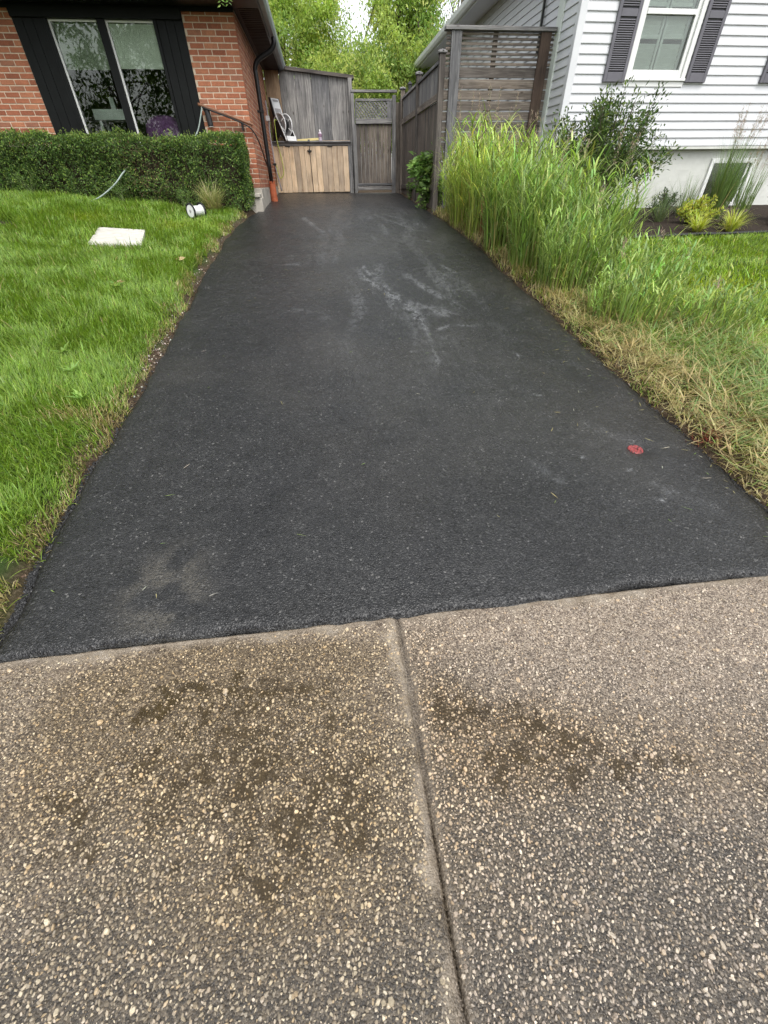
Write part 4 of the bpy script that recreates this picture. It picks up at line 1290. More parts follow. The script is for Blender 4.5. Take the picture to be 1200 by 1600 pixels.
for a in (-.19, .165):
    sp_ = cprism('side_frame', [(-.24, 0), (-.17, 0), (-.05, .12), (.1, .02), (.19, 0), (.2, .05), (.09, .38), (.05, .42), (-.02, .38), (-.19, .1)], a, a + .025, M['blackplastic'], cart)
    Pe = catmull([cp(a - .003, -.245, .0), cp(a - .003, -.19, .12), cp(a - .003, -.03, .39), cp(a - .003, .04, .44), cp(a - .003, .12, .36)], 5)
    tube('edge_trim', Pe, .012, M['white'], sp_, 6)
for a in (-.12, .10):
    dk = lathe('reel_disc', cp(a, 0, .30), ux, [(0, .205), (.012, .215), (.024, .205)], M['greyplastic'], cart, 24)
    ang = np.linspace(0, 2 * math.pi, 25)
    Pr = np.array([cp(a - .004, .205 * math.cos(t), .30 + .205 * math.sin(t)) for t in ang])
    tube('rim', Pr, .014, M['white'], dk, 6)
    for q in range(5):
        t = q * 2 * math.pi / 5
        tube('spoke', [cp(a - .006, .05 * math.cos(t), .30 + .05 * math.sin(t)), cp(a - .006, .19 * math.cos(t), .30 + .19 * math.sin(t))], .012, M['white'], dk, 5)
lathe('drum', cp(-.096, 0, .30), ux, [(0, .11), (.19, .11)], M['blackplastic'], cart, 16)
hp = cprism('handle_panel', [(.02, .36), (.16, .78), (.19, .78), (.07, .34)], -.15, .10, M['white'], cart)
cprism('handle_slot', [(.130, .72), (.145, .76), (.149, .76), (.134, .72)], -.11, .06, M['greyplastic'], hp)
cprism('panel_inset', [(.062, .50), (.095, .60), (.101, .60), (.068, .50)], -.12, .07, M['greyplastic'], hp)
for a in (-.175, .10):
    cprism('handle_side', [(.03, .30), (.165, .79), (.215, .79), (.1, .28)], a, a + .024, M['blackplastic'], hp)
cprism('foot_box', [(-.26, 0), (-.15, 0), (-.15, .09), (-.24, .09)], -.16, .16, M['white'], cart)
lathe('crank', cp(.19, 0, .30), ux, [(0, .02), (.05, .02)], M['blackplastic'], cart, 8)

# yellow green hose hanging from the reel
P = catmull([(-.86, 13.98, 2.60), (-.90, 13.86, 2.58), (-.905, 13.84, 2.40), (-.90, 13.83, 2.20), (-.86, 13.84, 1.95), (-.83, 13.84, 1.72), (-.85, 13.84, 1.58), (-.93, 13.84, 1.50), (-.98, 13.85, 1.60), (-1.0, 13.85, 1.75)], 6)
h_ = tube('garden_hose', P, .010, M['greenhose'], None, 8)
tag(h_, 'yellow green hose hanging in a loop before the cedar doors', 'hose')
# tap and conduit on the brick wall
tap = empty('wall_conduit', (-1.0, 13.3, 2.4), 'pale conduit with white box running down the brick side wall', 'conduit')
box('junction_box', XC + .003, XC + .09, 13.22, 13.34, 2.52, 2.61, M['white'], tap, .008)
tube('pipe', catmull([(XC + .05, 13.28, 2.86), (XC + .06, 13.28, 2.6), (XC + .05, 13.30, 2.3), (XC + .06, 13.3, 2.0), (XC + .07, 13.3, 1.75), (XC + .10, 13.35, 1.5), (XC + .14, 13.45, 1.25)], 6), .016, M['greypipe'], tap, 8)
box('valve', XC + .02, XC + .10, 13.25, 13.33, 1.74, 1.78, M['steel'], tap, .004)
# bottle and yellow board on the counter
bt = empty('spray_bottle', (.17, 14.02, 2.213), 'small clear bottle with purple label on the shed counter', 'bottle')
lathe('body', (.17, 14.02, 2.214), (0, 0, 1), [(0, .042), (.01, .046), (.06, .046), (.08, .04), (.10, .046), (.15, .044), (.185, .02), (.19, .016)], simple('bottle_plastic', (.42, .36, .42), .25, .25, 30, .5), bt, 16)
lathe('label_band', (.17, 14.02, 2.295), (0, 0, 1), [(0, .0475), (.055, .0475)], simple('bottle_label', (.2, .12, .18), .5, .5, 40, .4), bt, 16)
lathe('cap', (.17, 14.02, 2.404), (0, 0, 1), [(0, .018), (.028, .018), (.03, .015)], M['white'], bt, 12)
yb = box('yellow_plank', -.42, .14, 14.20, 14.225, 2.217, 2.262, M['yellow'], None, .003)
yb.rotation_euler = (0, R(-3.0), R(4)); yb.location.z = 2.255
tag(yb, 'short yellow plank lying on the shed counter behind the bottle', 'plank')
wb = box('wooden_lath', .22, .93, 14.17, 14.20, 2.214, 2.238, M['tanboard'], None, .003)
tag(wb, 'thin pale lath lying on the right half of the shed counter', 'lath')

# handrail, cable and black fitting on the front wall
hr = empty('handrail', (-1.4, 9.86, 2.3), 'thin brown rail sloping across the brick corner of the left house', 'handrail')
tube('rail', catmull([(-1.86, 9.86, 2.44), (-1.5, 9.86, 2.335), (-1.2, 9.86, 2.245), (-1.07, 9.86, 2.205), (-1.02, 9.87, 2.19)], 6), .021, M['handrail'], hr, 8)
box('bracket', -1.215, -1.185, 9.86, YL, 2.12, 2.215, M['blacktrim'], hr, .004)
box('bracket', -1.80, -1.77, 9.87, YL, 2.36, 2.41, M['blacktrim'], hr, .004)
cb = tube('black_cable', catmull([(-1.8, 9.835, 2.40), (-1.45, 9.835, 2.295), (-1.16, 9.83, 2.195), (-1.04, 9.84, 2.12), (-.965, 9.95, 1.97), (-.945, 10.4, 1.75), (-.945, 11.0, 1.55), (-.945, 11.35, 1.42)], 7), .011, M['rubber'], None, 7)
tag(cb, 'thin black cable hanging under the rail towards the downspout', 'cable')
fx = empty('wall_fitting', (-1.73, 9.9, 2.3), 'small black tube light under the rail on the brick wall', 'wall light')
lathe('tube_body', (-1.725, 9.88, 2.17), (-.08, 0, 1), [(0, .04), (.015, .045), (.2, .042), (.22, .03)], M['blacktrim'], fx, 14)
box('mount', -1.75, -1.70, 9.88, YL, 2.27, 2.31, M['blacktrim'], fx, .004)
lathe('lens_ring', (-1.7255, 9.88, 2.162), (-.08, 0, 1), [(0, .041), (.008, .041)], M['greyplastic'], fx, 14)

# pale hose over the hedge
P = catmull([(-1.80, 9.86, 2.42), (-1.85, 9.84, 2.3), (-1.97, 9.80, 2.08), (-2.2, 9.7, 1.88), (-2.7, 9.5, 1.72), (-3.02, 9.4, 1.68), (-3.12, 9.14, 1.58), (-3.28, 9.0, 1.42), (-3.55, 8.93, 1.26), (-3.8, 8.9, 1.19), (-4.05, 8.88, 1.185)], 7)
h2 = tube('garden_hose', P, .0105, M['palehose'], None, 8)
tag(h2, 'pale grey green hose coming out of the hedge onto the lawn', 'hose')

# table and purple seat behind the window
tb = empty('indoor_table', (-3.45, 10.7, 1.6), 'pale table seen through the left window pane', 'table')
box('top', -3.78, -3.2, 10.45, 10.85, 2.30, 2.44, M['white'], tb, .005)
for a in (-3.74, -3.28):
    for c in (10.49, 10.77):
        box('leg', a, a + .05, c, c + .05, 1.6, 2.299, M['white'], tb, .004)
bx_ = box('indoor_card', -3.5, -3.42, 10.6, 10.62, 2.445, 2.60, M['white'], None, .003)
tag(bx_, 'narrow white upright object on the table behind the left pane', 'ornament')
pc = empty('purple_armchair', (-2.7, 10.5, 1.6), 'purple padded chair back seen through the right window pane', 'armchair')
def blob(name, c, rx, ry, rz, mat, par, seed):
    u_ = np.linspace(0, 2 * math.pi, 25)[:-1]; v_ = np.linspace(-math.pi / 2, math.pi / 2, 13)
    U, W = np.meshgrid(u_, v_)
    k = 1 + .07 * (vnoise(U * 1.6 + 3, W * 2 + 9, seed) - .5)
    sg = lambda t, p: np.sign(t) * np.abs(t) ** p
    V = np.stack([c[0] + rx * k * sg(np.cos(W), .7) * sg(np.cos(U), .7), c[1] + ry * k * sg(np.cos(W), .7) * sg(np.sin(U), .7), c[2] + rz * k * sg(np.sin(W), .8)], -1)
    nu, nv = 24, 13
    i, j = np.meshgrid(np.arange(nu), np.arange(nv - 1))
    F = np.stack([j * nu + i, j * nu + (i + 1) % nu, (j + 1) * nu + (i + 1) % nu, (j + 1) * nu + i], -1).reshape(-1, 4)
    return np_obj(name, V.reshape(-1, 3), F, mat, par, smooth=True)
blob('backrest', (-2.68, 10.62, 2.05), .34, .14, .32, M['purple'], pc, 3)
blob('seat', (-2.68, 10.35, 1.82), .36, .3, .14, M['purple'], pc, 4)
box('base', -2.98, -2.38, 10.1, 10.66, 1.6, 1.72, M['blacktrim'], pc, .01)

# white paver lying on the lawn
def rot_poly(name, corners, z0, z1, mat):
    V = np.array([(x, y, zz + z0) for x, y, zz in corners] + [(x, y, zz + z1) for x, y, zz in corners])
    F = np.array([(3, 2, 1, 0), (4, 5, 6, 7), (0, 1, 5, 4), (1, 2, 6, 5), (2, 3, 7, 6), (3, 0, 4, 7)])
    o = np_obj(name, V, F, mat)
    bv = o.modifiers.new('edge', 'BEVEL'); bv.width = .006; bv.segments = 2
    return o
cs_ = [(-2.9, 6.42), (-2.28, 6.46), (-2.47, 7.32), (-3.05, 7.27)]
zc = [float(ground_z(x, y)) for x, y in cs_]
pv = rot_poly('paving_slab', [(x, y, zz) for (x, y), zz in zip(cs_, zc)], .0, .045, M['slab'])
tag(pv, 'flat whitish square paver lying in the grass', 'paver')

# little spool lying on the lawn
sx_, sy_ = -1.95, 8.35
sz_ = float(ground_z(sx_, sy_)) + .02
spo = empty('cable_spool', (sx_, sy_, sz_), 'white plastic spool with black rims lying on the lawn', 'spool')
ax_ = np.array([.62, .78, .0]); ax_ /= np.linalg.norm(ax_)
cc = np.array([sx_, sy_, sz_ + .10]) - ax_ * .10
lathe('barrel', cc + ax_ * .01, ax_, [(0, .066), (.18, .066)], M['white'], spo, 20)
for t in (-.014, .19):
    fl = lathe('flange', cc + ax_ * t, ax_, [(0, .078), (.001, .084), (.016, .084), (.017, .078)], M['white'], spo, 24)
    ang = np.linspace(0, 2 * math.pi, 29)
    u1 = np.cross(ax_, [0, 0, 1.]); u2 = np.cross(ax_, u1)
    tube('rim', np.array([cc + ax_ * (t + .008) + .093 * (math.cos(q) * u1 + math.sin(q) * u2) for q in ang]), .0145, M['rubber'], fl, 7)
    lathe('hub', cc + ax_ * (t - .004 if t < 0 else t + .0), ax_, [(0, .022), (.026, .022)], M['greyplastic'], fl, 12)

# red painted valve cap set in the asphalt, and the red marks beside it
vc = empty('valve_cover', (1.80, 1.98, .10), 'small round cap painted red sunk in the asphalt near the right edge', 'valve cover')
zv = float(drive_z(1.8, 1.98)) - .004
lathe('lid', (1.80, 1.98, zv - .022), (.0, -.11, 1), [(0, .045), (.016, .045), (.020, .041), (.018, .016), (.014, .014)], M['red'], vc, 22)
lathe('ring', (1.80, 1.98, zv - .026), (.0, -.11, 1), [(0, .062), (.012, .062), (.013, .054)], M['steel'], vc, 22)
exec_red = [(2.25, 1.98, .05, .04), (2.46, 2.05, .06, .03), (2.62, 2.06, .06, .03)]

# ================================================================== PLANTS
GREENS = [(.14, .25, .026), (.185, .31, .037), (.11, .195, .024), (.25, .37, .06), (.155, .26, .043)]
STRAW = [(.42, .36, .16), (.36, .30, .12), (.48, .42, .21), (.30, .25, .10)]
def lawn(name, P, hgt, wid, dry, label, lean0=.35, parent=None, nseg=3, kind='stuff', cat='grass'):
    n = len(P)
    head = rng.uniform(0, 2 * math.pi, n)
    # neighbouring blades lean the same way
    fl = fbm(P[:, 0] * 1.6, P[:, 1] * 1.6, 83, 3) * 14
    head = np.where(rng.random(n) < .6, fl + rng.normal(0, .7, n), head)
    length = hgt * rng.uniform(.6, 1.3, n)
    width = wid * rng.uniform(.7, 1.25, n)
    lean = np.abs(rng.normal(lean0, .28, n)); droop = rng.uniform(.2, 1.5, n)
    c = colmix(n, GREENS, .14)
    ty = fbm(P[:, 0] * .9, P[:, 1] * .9, 85, 3)[:, None]
    c = c * (.8 + .42 * ty) * np.array([1, 1, 1]) + np.array([.05, .02, 0]) * sstep(.55, .75, ty)
    s = colmix(n, STRAW, .12)
    isd = (rng.random(n) < dry)[:, None]
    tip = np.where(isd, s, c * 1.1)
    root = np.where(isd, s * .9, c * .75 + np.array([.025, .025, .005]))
    return blades_vf(P, head, length, width, lean, droop, nseg, root, tip)
def lawn_points(n, x0, x1, y0, y1, test):
    x = rng.uniform(x0, x1, n); y = rng.uniform(y0, y1, n)
    k = test(x, y)
    x, y = x[k], y[k]
    return np.stack([x, y, ground_z(x, y)], -1)

# left lawn
def left_ok(x, y):
    e = edge_l(y) - x
    bare = .012 + .07 * sstep(.48, .75, fbm(x * 0 + 1, y * 1.3, 101, 3)) + .05 * (fbm(x * 9, y * 9, 102, 2) - .5)
    bare = bare + .06 * np.exp(-((y - 3.7) / .35) ** 2) + .06 * np.exp(-((y - 4.9) / .15) ** 2)
    dk = ((x + 1.56) / .16) ** 2 + ((y - 1.43) / .07) ** 2 < 1
    pch = ((x + 4.25) / .26) ** 2 + ((y - 7.15) / .24) ** 2 < 1
    pav = (x > -3.05) & (x < -2.28) & (y > 6.46) & (y < 7.3) & (x < -2.28 - (y - 6.46) * .22 ) & (x > -2.9 - (y - 6.42) * .17)
    return (e > bare) & ~dk & ~pch & ~pav & (y < 9.2) & (y > 1.05) & (x > -6.6)
parts = []
for (y0, y1, x0, dens, hg, wd) in ((1.05, 2.4, -2.7, 14000, .095, .0046), (2.4, 4, -3.4, 10500, .10, .0054), (4, 6.2, -4.6, 7000, .105, .0068), (6.2, 9.25, -6.6, 4200, .105, .0095)):
    n = int((y1 - y0) * (-1.3 - x0) * dens)
    P = lawn_points(n, x0, -1.3, y0, y1, left_ok)
    e = edge_l(P[:, 1]) - P[:, 0]
    dry = .012 + .6 * (1 - sstep(.03, .15, e + (fbm(P[:, 0] * 5, P[:, 1] * 5, 105, 3) - .5) * .22))
    dry = np.clip(dry + .8 * np.exp(-(((P[:, 0] + 1.6) / .22) ** 2 + ((P[:, 1] - 2.62) / .07) ** 2)) + .5 * np.exp(-(((P[:, 0] + 1.5) / .1) ** 2 + ((P[:, 1] - 1.25) / .12) ** 2)), 0, .95)
    hgt = hg * (.5 + 1.0 * fbm(P[:, 0] * 1.4, P[:, 1] * 1.4, 107, 3)) * (.6 + .4 * sstep(.05, .25, e))
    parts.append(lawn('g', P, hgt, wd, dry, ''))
# long stray blades standing above the rest
P = lawn_points(9000, -5.5, -1.3, 1.05, 9.2, left_ok)
parts.append(lawn('g', P, np.full(len(P), .16), .006, np.full(len(P), .04), '', .5, nseg=4))
V, F, c = join_vf(parts)
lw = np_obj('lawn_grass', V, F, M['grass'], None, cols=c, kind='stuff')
tag(lw, 'lush green lawn left of the driveway with straw coloured edge', 'grass')

# right: small lawn behind the tall grass
def right_ok(x, y):
    return (x - edge_r(y) > 1.0) & (y > 2.4) & (y < 6.62)
P = lawn_points(60000, 3.1, 10, 2.4, 6.62, right_ok)
P = P[rng.random(len(P)) < np.clip(1.3 - (P[:, 0] - 4) * .12, .25, 1)]
V, F, c = join_vf([lawn('g', P, np.full(len(P), .07), .008, np.full(len(P), .03), '')])
c = c * np.array([1.25, 1.2, 1.0])
lw2 = np_obj('lawn_grass', V, F, M['grass'], None, cols=c, kind='stuff')
tag(lw2, 'short bright lawn of the right house behind the tall grass', 'grass')

# right verge: mown stubble and straw clippings near the sidewalk
def verge_ok(x, y):
    e = x - edge_r(y)
    return (e > -.005 + .03 * fbm(x * 7, y * 7, 111, 2)) & (e < 1.7)
P = lawn_points(30000, 2.1, 4.0, 1.08, 4.3, verge_ok)
e = P[:, 0] - edge_r(P[:, 1])
dry = np.clip(.85 - .5 * sstep(.15, .7, e) - .2 * sstep(2.2, 3.6, P[:, 1]) + (fbm(P[:, 0] * 4, P[:, 1] * 4, 113, 3) - .5) * .9, .08, .95)
p1 = lawn('g', P, .055 * (1 + sstep(.1, .8, e)), .0055, dry, '', .75)
P2 = lawn_points(11000, 2.13, 3.7, 1.1, 4.6, lambda x, y: (x - edge_r(y) > .015) & (x - edge_r(y) < 1.3))
Pf = lawn_points(9000, 2.1, 2.75, 4.3, 9.6, lambda x, y: (x - edge_r(y) > .015) & (x - edge_r(y) < .42))
P2[:, 2] += rng.uniform(.01, .07, len(P2))
n = len(P2)
hd = fbm(P2[:, 0] * 2.6, P2[:, 1] * 2.6, 117, 3) * 22 + rng.normal(0, 1.3, n)
e2 = P2[:, 0] - edge_r(P2[:, 1])
dr2 = (rng.random(n) < np.clip(.88 - .6 * sstep(.15, .7, e2) + (fbm(P2[:, 0] * 3, P2[:, 1] * 3, 121, 2) - .5) * .5, .1, 1))[:, None]
cc_ = np.where(dr2, colmix(n, STRAW, .12), colmix(n, [(.19, .30, .08), (.15, .25, .08), (.26, .36, .12)], .12))
p2 = blades_vf(P2, hd, rng.uniform(.07, .18, n) + .16 * rng.random(n) * sstep(.1, .4, e2), rng.uniform(.004, .009, n), rng.uniform(.95, 1.5, n), rng.uniform(-.1, .5, n), 4, cc_ * .95, cc_)
p3 = lawn('g', Pf, .13 * rng.uniform(.5, 1.3, len(Pf)), .009, np.clip(.75 - (Pf[:, 0] - edge_r(Pf[:, 1])) * 1.0 + (fbm(Pf[:, 0] * 3, Pf[:, 1] * 3, 119, 2) - .5) * .8, .1, .9), '', .55)
V, F, c = join_vf([p1, p2, p3])
vg = np_obj('cut_grass_verge', V, F, M['grass'], None, cols=c, kind='stuff')
tag(vg, 'straw and cut green grass lying along the right edge of the asphalt', 'grass')
# red painted grass tufts
for q, (x, y, sx0, sy0) in enumerate(exec_red):
    n = 75
    P = np.stack([x + rng.normal(0, sx0, n), y + rng.normal(0, sy0, n), np.zeros(n)], -1); P[:, 2] = ground_z(P[:, 0], P[:, 1]) + .01
    cc_ = colmix(n, [(.24, .06, .04), (.2, .08, .05), (.28, .1, .07)], .15)
    V, F, c = join_vf([blades_vf(P, rng.uniform(0, 6.28, n), rng.uniform(.04, .1, n), rng.uniform(.005, .009, n), rng.uniform(.7, 1.5, n), rng.uniform(0, .5, n), 3, cc_, cc_)])
    o = np_obj('painted_grass_tuft', V, F, M['grass'], None, cols=c)
    tag(o, ['red paint marked dry grass at the very edge of the asphalt', 'red paint marked grass half way between asphalt edge and picture edge', 'red paint marked grass at the right edge of the picture'][q], 'grass tuft', 'red marked grass')
    o['kind'] = 'stuff'

# tall ornamental grass strip: separate clumps in a row
def clump(name, x, y, n, hgt, rad, label, cols=None, straw=.12, lean=.14, wid=.011, group='tall grass clumps along the driveway', plume=0, cat='grass clump', droop=(.4, 1.9), dexp=1.6, leafy=0):
    z0 = float(ground_z(x, y))
    e = empty(name, (x, y, z0), label, cat, group)
    a = rng.uniform(0, 2 * math.pi, n); r_ = rad * np.sqrt(rng.random(n))
    P = np.stack([x + r_ * np.cos(a), y + r_ * np.sin(a), np.zeros(n)], -1)
    ok = (P[:, 0] > edge_r(P[:, 1]) + .02) | (x < 1)
    P[:, 0] = np.where(ok, P[:, 0], edge_r(P[:, 1]) + rng.uniform(.02, .1, n))
    P[:, 2] = ground_z(P[:, 0], P[:, 1])
    hd = a + rng.normal(0, .9, n)
    length = hgt * rng.uniform(.55, 1.2, n)
    ln = np.abs(rng.normal(lean, lean * .7, n)); dp = rng.uniform(droop[0], droop[1], n)
    c = colmix(n, cols or [(.16, .27, .05), (.13, .23, .045), (.2, .33, .06), (.24, .37, .07), (.12, .2, .06)], .13)
    s = colmix(n, [(.40, .34, .14), (.44, .38, .18), (.34, .27, .12)], .12)
    isd = (rng.random(n) < straw)[:, None]
    length = np.where(isd[:, 0], length * .55, length)
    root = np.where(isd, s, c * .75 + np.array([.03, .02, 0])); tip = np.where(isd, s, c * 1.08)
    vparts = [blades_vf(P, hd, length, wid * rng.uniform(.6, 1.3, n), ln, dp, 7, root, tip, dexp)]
    if leafy:
        ns = leafy
        a2 = rng.uniform(0, 2 * math.pi, ns); r2 = rad * np.sqrt(rng.random(ns))
        B = np.stack([x + r2 * np.cos(a2), y + r2 * np.sin(a2), np.zeros(ns)], -1)
        B[:, 0] = np.maximum(B[:, 0], edge_r(B[:, 1]) + .03); B[:, 2] = ground_z(B[:, 0], B[:, 1])
        hs_ = hgt * rng.uniform(.6, 1.08, ns); le = np.abs(rng.normal(.1, .08, ns)); h2 = a2 + rng.normal(0, .8, ns)
        cs2 = colmix(ns, cols, .26)
        vparts.append(blades_vf(B, h2, hs_, np.full(ns, .006), le, rng.uniform(0, .35, ns), 4, cs2 * .8 + np.array([.06, .045, .01]), cs2))
        per = 6
        t_ = np.tile(np.linspace(.22, .98, per), ns) + rng.uniform(-.06, .06, ns * per)
        si = np.repeat(np.arange(ns), per)
        LB = B[si] + np.stack([np.cos(h2[si]) * np.sin(le[si]), np.sin(h2[si]) * np.sin(le[si]), np.cos(le[si])], -1) * (hs_[si] * t_)[:, None]
        m2 = ns * per
        cl2 = np.clip(cs2[si] * (1 + rng.normal(0, .18, (m2, 1))), .01, 1)
        vparts.append(blades_vf(LB, rng.uniform(0, 6.28, m2), hgt * rng.uniform(.16, .34, m2), wid * rng.uniform(.7, 1.4, m2), rng.uniform(.35, .95, m2), rng.uniform(.3, 2.1, m2), 5, cl2 * .95, cl2 * 1.08, 1.8))
    V, F, cl = join_vf(vparts)
    np_obj('leaf_blades', V, F, M['grass'], e, cols=cl, kind='stuff')
    if plume:
        L_ = []; LP = []; LD = []
        for q in range(plume):
            aa = rng.uniform(0, 6.28); rr = rad * .5 * math.sqrt(rng.random())
            b = np.array([x + rr * math.cos(aa), y + rr * math.sin(aa), z0])
            h_ = hgt * rng.uniform(1.05, 1.4)
            out = rng.uniform(.05, .2)
            tip_ = b + np.array([math.cos(aa) * out, math.sin(aa) * out, h_])
            Pt = catmull([b, b * .5 + tip_ * .5 - np.array([math.cos(aa), math.sin(aa), 0]) * out * .25, tip_], 4)
            L_.append((Pt, np.linspace(.0025, .001, len(Pt))))
            for k in range(34):
                t = rng.uniform(.78, 1)
                LP.append(b * (1 - t) + tip_ * t + rng.normal(0, .012, 3)); LD.append((tip_ - b) / h_ + rng.normal(0, .45, 3))
        tubes('plume_stems', L_, M['stem'], e, 4, kind='stuff')
        m_ = len(LP)
        V, F, cl = join_vf([leaves_vf(np.array(LP), np.array(LD), rdir(m_), rng.uniform(.02, .045, m_), rng.uniform(.004, .008, m_), colmix(m_, [(.36, .28, .2), (.42, .33, .25), (.3, .22, .18)], .12))])
        np_obj('plumes', V, F, M['leaf'], e, cols=cl, kind='stuff')
    return e
YG = [(.34, .45, .085), (.40, .50, .10), (.27, .38, .08), (.44, .52, .14), (.2, .3, .065)]
MG = [(.22, .335, .07), (.18, .28, .07), (.28, .40, .09), (.15, .235, .065), (.32, .43, .12)]
CL = [(2.55, 9.1, 600, .88, .28, YG, 6, 'feathery pale clump at the foot of the slatted screen', .2),
      (2.45, 8.2, 1400, 1.08, .32, YG, 5, 'tallest yellow green grass clump beside the driveway', .14),
      (3.0, 8.3, 1100, 1.04, .33, YG, 3, 'yellow green grass clump in front of the screen posts', .1),
      (2.48, 7.35, 1500, 1.1, .3, YG, 2, 'yellow green grass clump with dry brown stalks at its foot', .26),
      (3.05, 7.3, 1100, 1.05, .34, YG, 0, 'yellow green grass clump behind the dry stalks, below the shrub', .1),
      (2.5, 6.45, 1500, 1.0, .3, MG, 0, 'green grass clump next after the dry stalks towards the camera', .18),
      (3.1, 6.3, 1100, .95, .34, MG, 0, 'green grass clump in front of the dark shrub', .1),
      (2.52, 5.55, 1400, .92, .3, MG, 0, 'blue green grass clump half way along the grass strip', .14),
      (3.12, 5.3, 1200, .86, .36, MG, 0, 'blue green grass clump in front of the small evergreen', .1),
      (2.55, 4.7, 1200, .74, .3, MG, 0, 'lower grass clump leaning over the straw edge', .18),
      (3.2, 4.4, 1200, .52, .38, MG, 0, 'lower grass clump before the right lawn', .12),
      (3.75, 4.7, 260, .28, .35, MG, 0, 'thin grass clump at the edge of the right lawn', .1),
      (2.75, 3.8, 900, .46, .34, MG, 0, 'short weedy grass clump near the straw verge', .22),
      (3.45, 3.6, 800, .36, .4, MG, 0, 'short weedy grass clump at the right picture edge', .15)]
for x, y, n, h_, rd, cl, pl, lab, st in CL:
    pl = pl + (3 if y > 5 else 1)
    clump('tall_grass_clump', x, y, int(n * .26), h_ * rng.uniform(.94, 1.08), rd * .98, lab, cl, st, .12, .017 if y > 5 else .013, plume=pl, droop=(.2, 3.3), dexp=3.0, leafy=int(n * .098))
# dry brown stalks
dz0 = float(ground_z(2.32, 6.95))
ds_ = empty('dry_stalks', (2.32, 6.95, dz0), 'bundle of dry brown stalks at the foot of the tall grass', 'stalks')
L_ = []
for q in range(60):
    b = np.array([2.3 + abs(rng.normal(0, .1)), 6.9 + rng.normal(0, .28), dz0])
    t_ = b + np.array([rng.normal(0, .06), rng.normal(0, .06), rng.uniform(.25, .6)])
    L_.append((np.array([b, b * .5 + t_ * .5 + rng.normal(0, .008, 3), t_]), np.array([.005, .0045, .003])))
tubes('stalks', L_, simple('dry_stalk', (.34, .2, .09), .8, .35, 12, .2), ds_, 5, kind='stuff')

# leafy weed between fence and asphalt
def broad_leaf(name, x, y, n, hgt, rad, label, cols, ll=.09, ww=.05, cat='plant', group=None, stems=6, z0=None, top=.55):
    z0 = float(ground_z(x, y)) if z0 is None else z0
    e = empty(name, (x, y, z0), label, cat, group)
    S_ = []; LP = []; LD = []
    for q in range(stems):
        a = rng.uniform(0, 6.28); o_ = rad * rng.uniform(.2, 1)
        tip_ = np.array([x + o_ * math.cos(a), y + o_ * math.sin(a), z0 + hgt * rng.uniform(.6, 1.05)])
        b = np.array([x + rng.normal(0, .03), y + rng.normal(0, .03), z0])
        Pt = catmull([b, b * .5 + tip_ * .5 + np.array([0, 0, hgt * .12]), tip_], 5)
        S_.append((Pt, np.linspace(.008, .002, len(Pt)) * (.6 + hgt * .6)))
        for k in range(n // stems):
            t = rng.beta(2.2, 1.1) * (len(Pt) - 1); i = int(min(t, len(Pt) - 2)); f = t - i
            LP.append(Pt[i] * (1 - f) + Pt[i + 1] * f + rng.normal(0, rad * .16, 3)); aa = rng.uniform(0, 6.28)
            LD.append((math.cos(aa), math.sin(aa), rng.uniform(-.4, .7)))
    tubes('stems', S_, M['stem'], e, 5, kind='stuff')
    m_ = len(LP)
    LP = np.array(LP); LP[:, 2] = np.maximum(LP[:, 2], z0 + .02)
    nr_ = rdir(m_, 1.6)
    V, F, c = join_vf([leaves_vf(LP, np.array(LD), nr_, ll * rng.uniform(.6, 1.3, m_), ww * rng.uniform(.6, 1.3, m_), colmix(m_, cols, .16))])
    np_obj('leaves', V, F, M['leaf'], e, cols=c, kind='stuff')
    return e
broad_leaf('leafy_weed', 2.14, 10.35, 900, .92, .30, 'leafy green weed growing at the foot of the board fence', [(.16, .27, .07), (.12, .21, .055), (.23, .36, .11)], .13, .075, stems=9)
broad_leaf('leafy_weed', 2.2, 12.4, 150, .35, .14, 'small weed in the corner by the gate', [(.14, .24, .06), (.1, .18, .045)], .06, .035)
broad_leaf('leafy_weed', 2.35, 9.9, 320, .6, .2, 'second leafy weed where the fence meets the tall grass', [(.13, .24, .05), (.1, .2, .045), (.18, .3, .07)], .08, .03)

# dark green shrub in front of the white house
def shrub(name, x, y, z0, rx, ry, rz, zc, nleaf, label, cols, ll, ww, nst=26, cat='shrub', group=None, gap=.5):
    e = empty(name, (x, y, z0), label, cat, group)
    S_ = []; tips = []
    for q in range(nst):
        a = rng.uniform(0, 6.28); el = rng.uniform(-.15, 1.35)
        rr = rng.uniform(.6, 1.18)
        tip_ = np.array([x + rx * rr * math.cos(el) * math.cos(a), y + ry * rr * math.cos(el) * math.sin(a), zc + rz * rr * math.sin(el)])
        b = np.array([x + rng.normal(0, .06), y + rng.normal(0, .06), z0])
        mid = b * .45 + tip_ * .55 + np.array([0, 0, .12 * rz])
        Pt = catmull([b, mid, tip_], 6)
        S_.append((Pt, np.linspace(.016, .003, len(Pt))))
        tips.append(Pt)
    LP = []; LD = []
    for Pt in tips:
        for k in range(nleaf // nst):
            t = rng.uniform(.38, 1) ** .8 * (len(Pt) - 1); i = int(min(t, len(Pt) - 2)); f = t - i
            p = Pt[i] * (1 - f) + Pt[i + 1] * f
            o_ = rng.normal(0, .065 * rx, 3)
            LP.append(p + o_); LD.append(o_ / (np.linalg.norm(o_) + 1e-6) + np.array([0, 0, .5]) + rng.normal(0, .5, 3))
    tubes('stems', S_, M['bark'], e, 5, kind='stuff')
    m_ = len(LP)
    V, F, c = join_vf([leaves_vf(np.array(LP), np.array(LD), rdir(m_, .8), ll * rng.uniform(.6, 1.3, m_), ww * rng.uniform(.7, 1.3, m_), colmix(m_, cols, .2))])
    np_obj('leaves', V, F, M['leaf'], e, cols=c, kind='stuff')
    return e
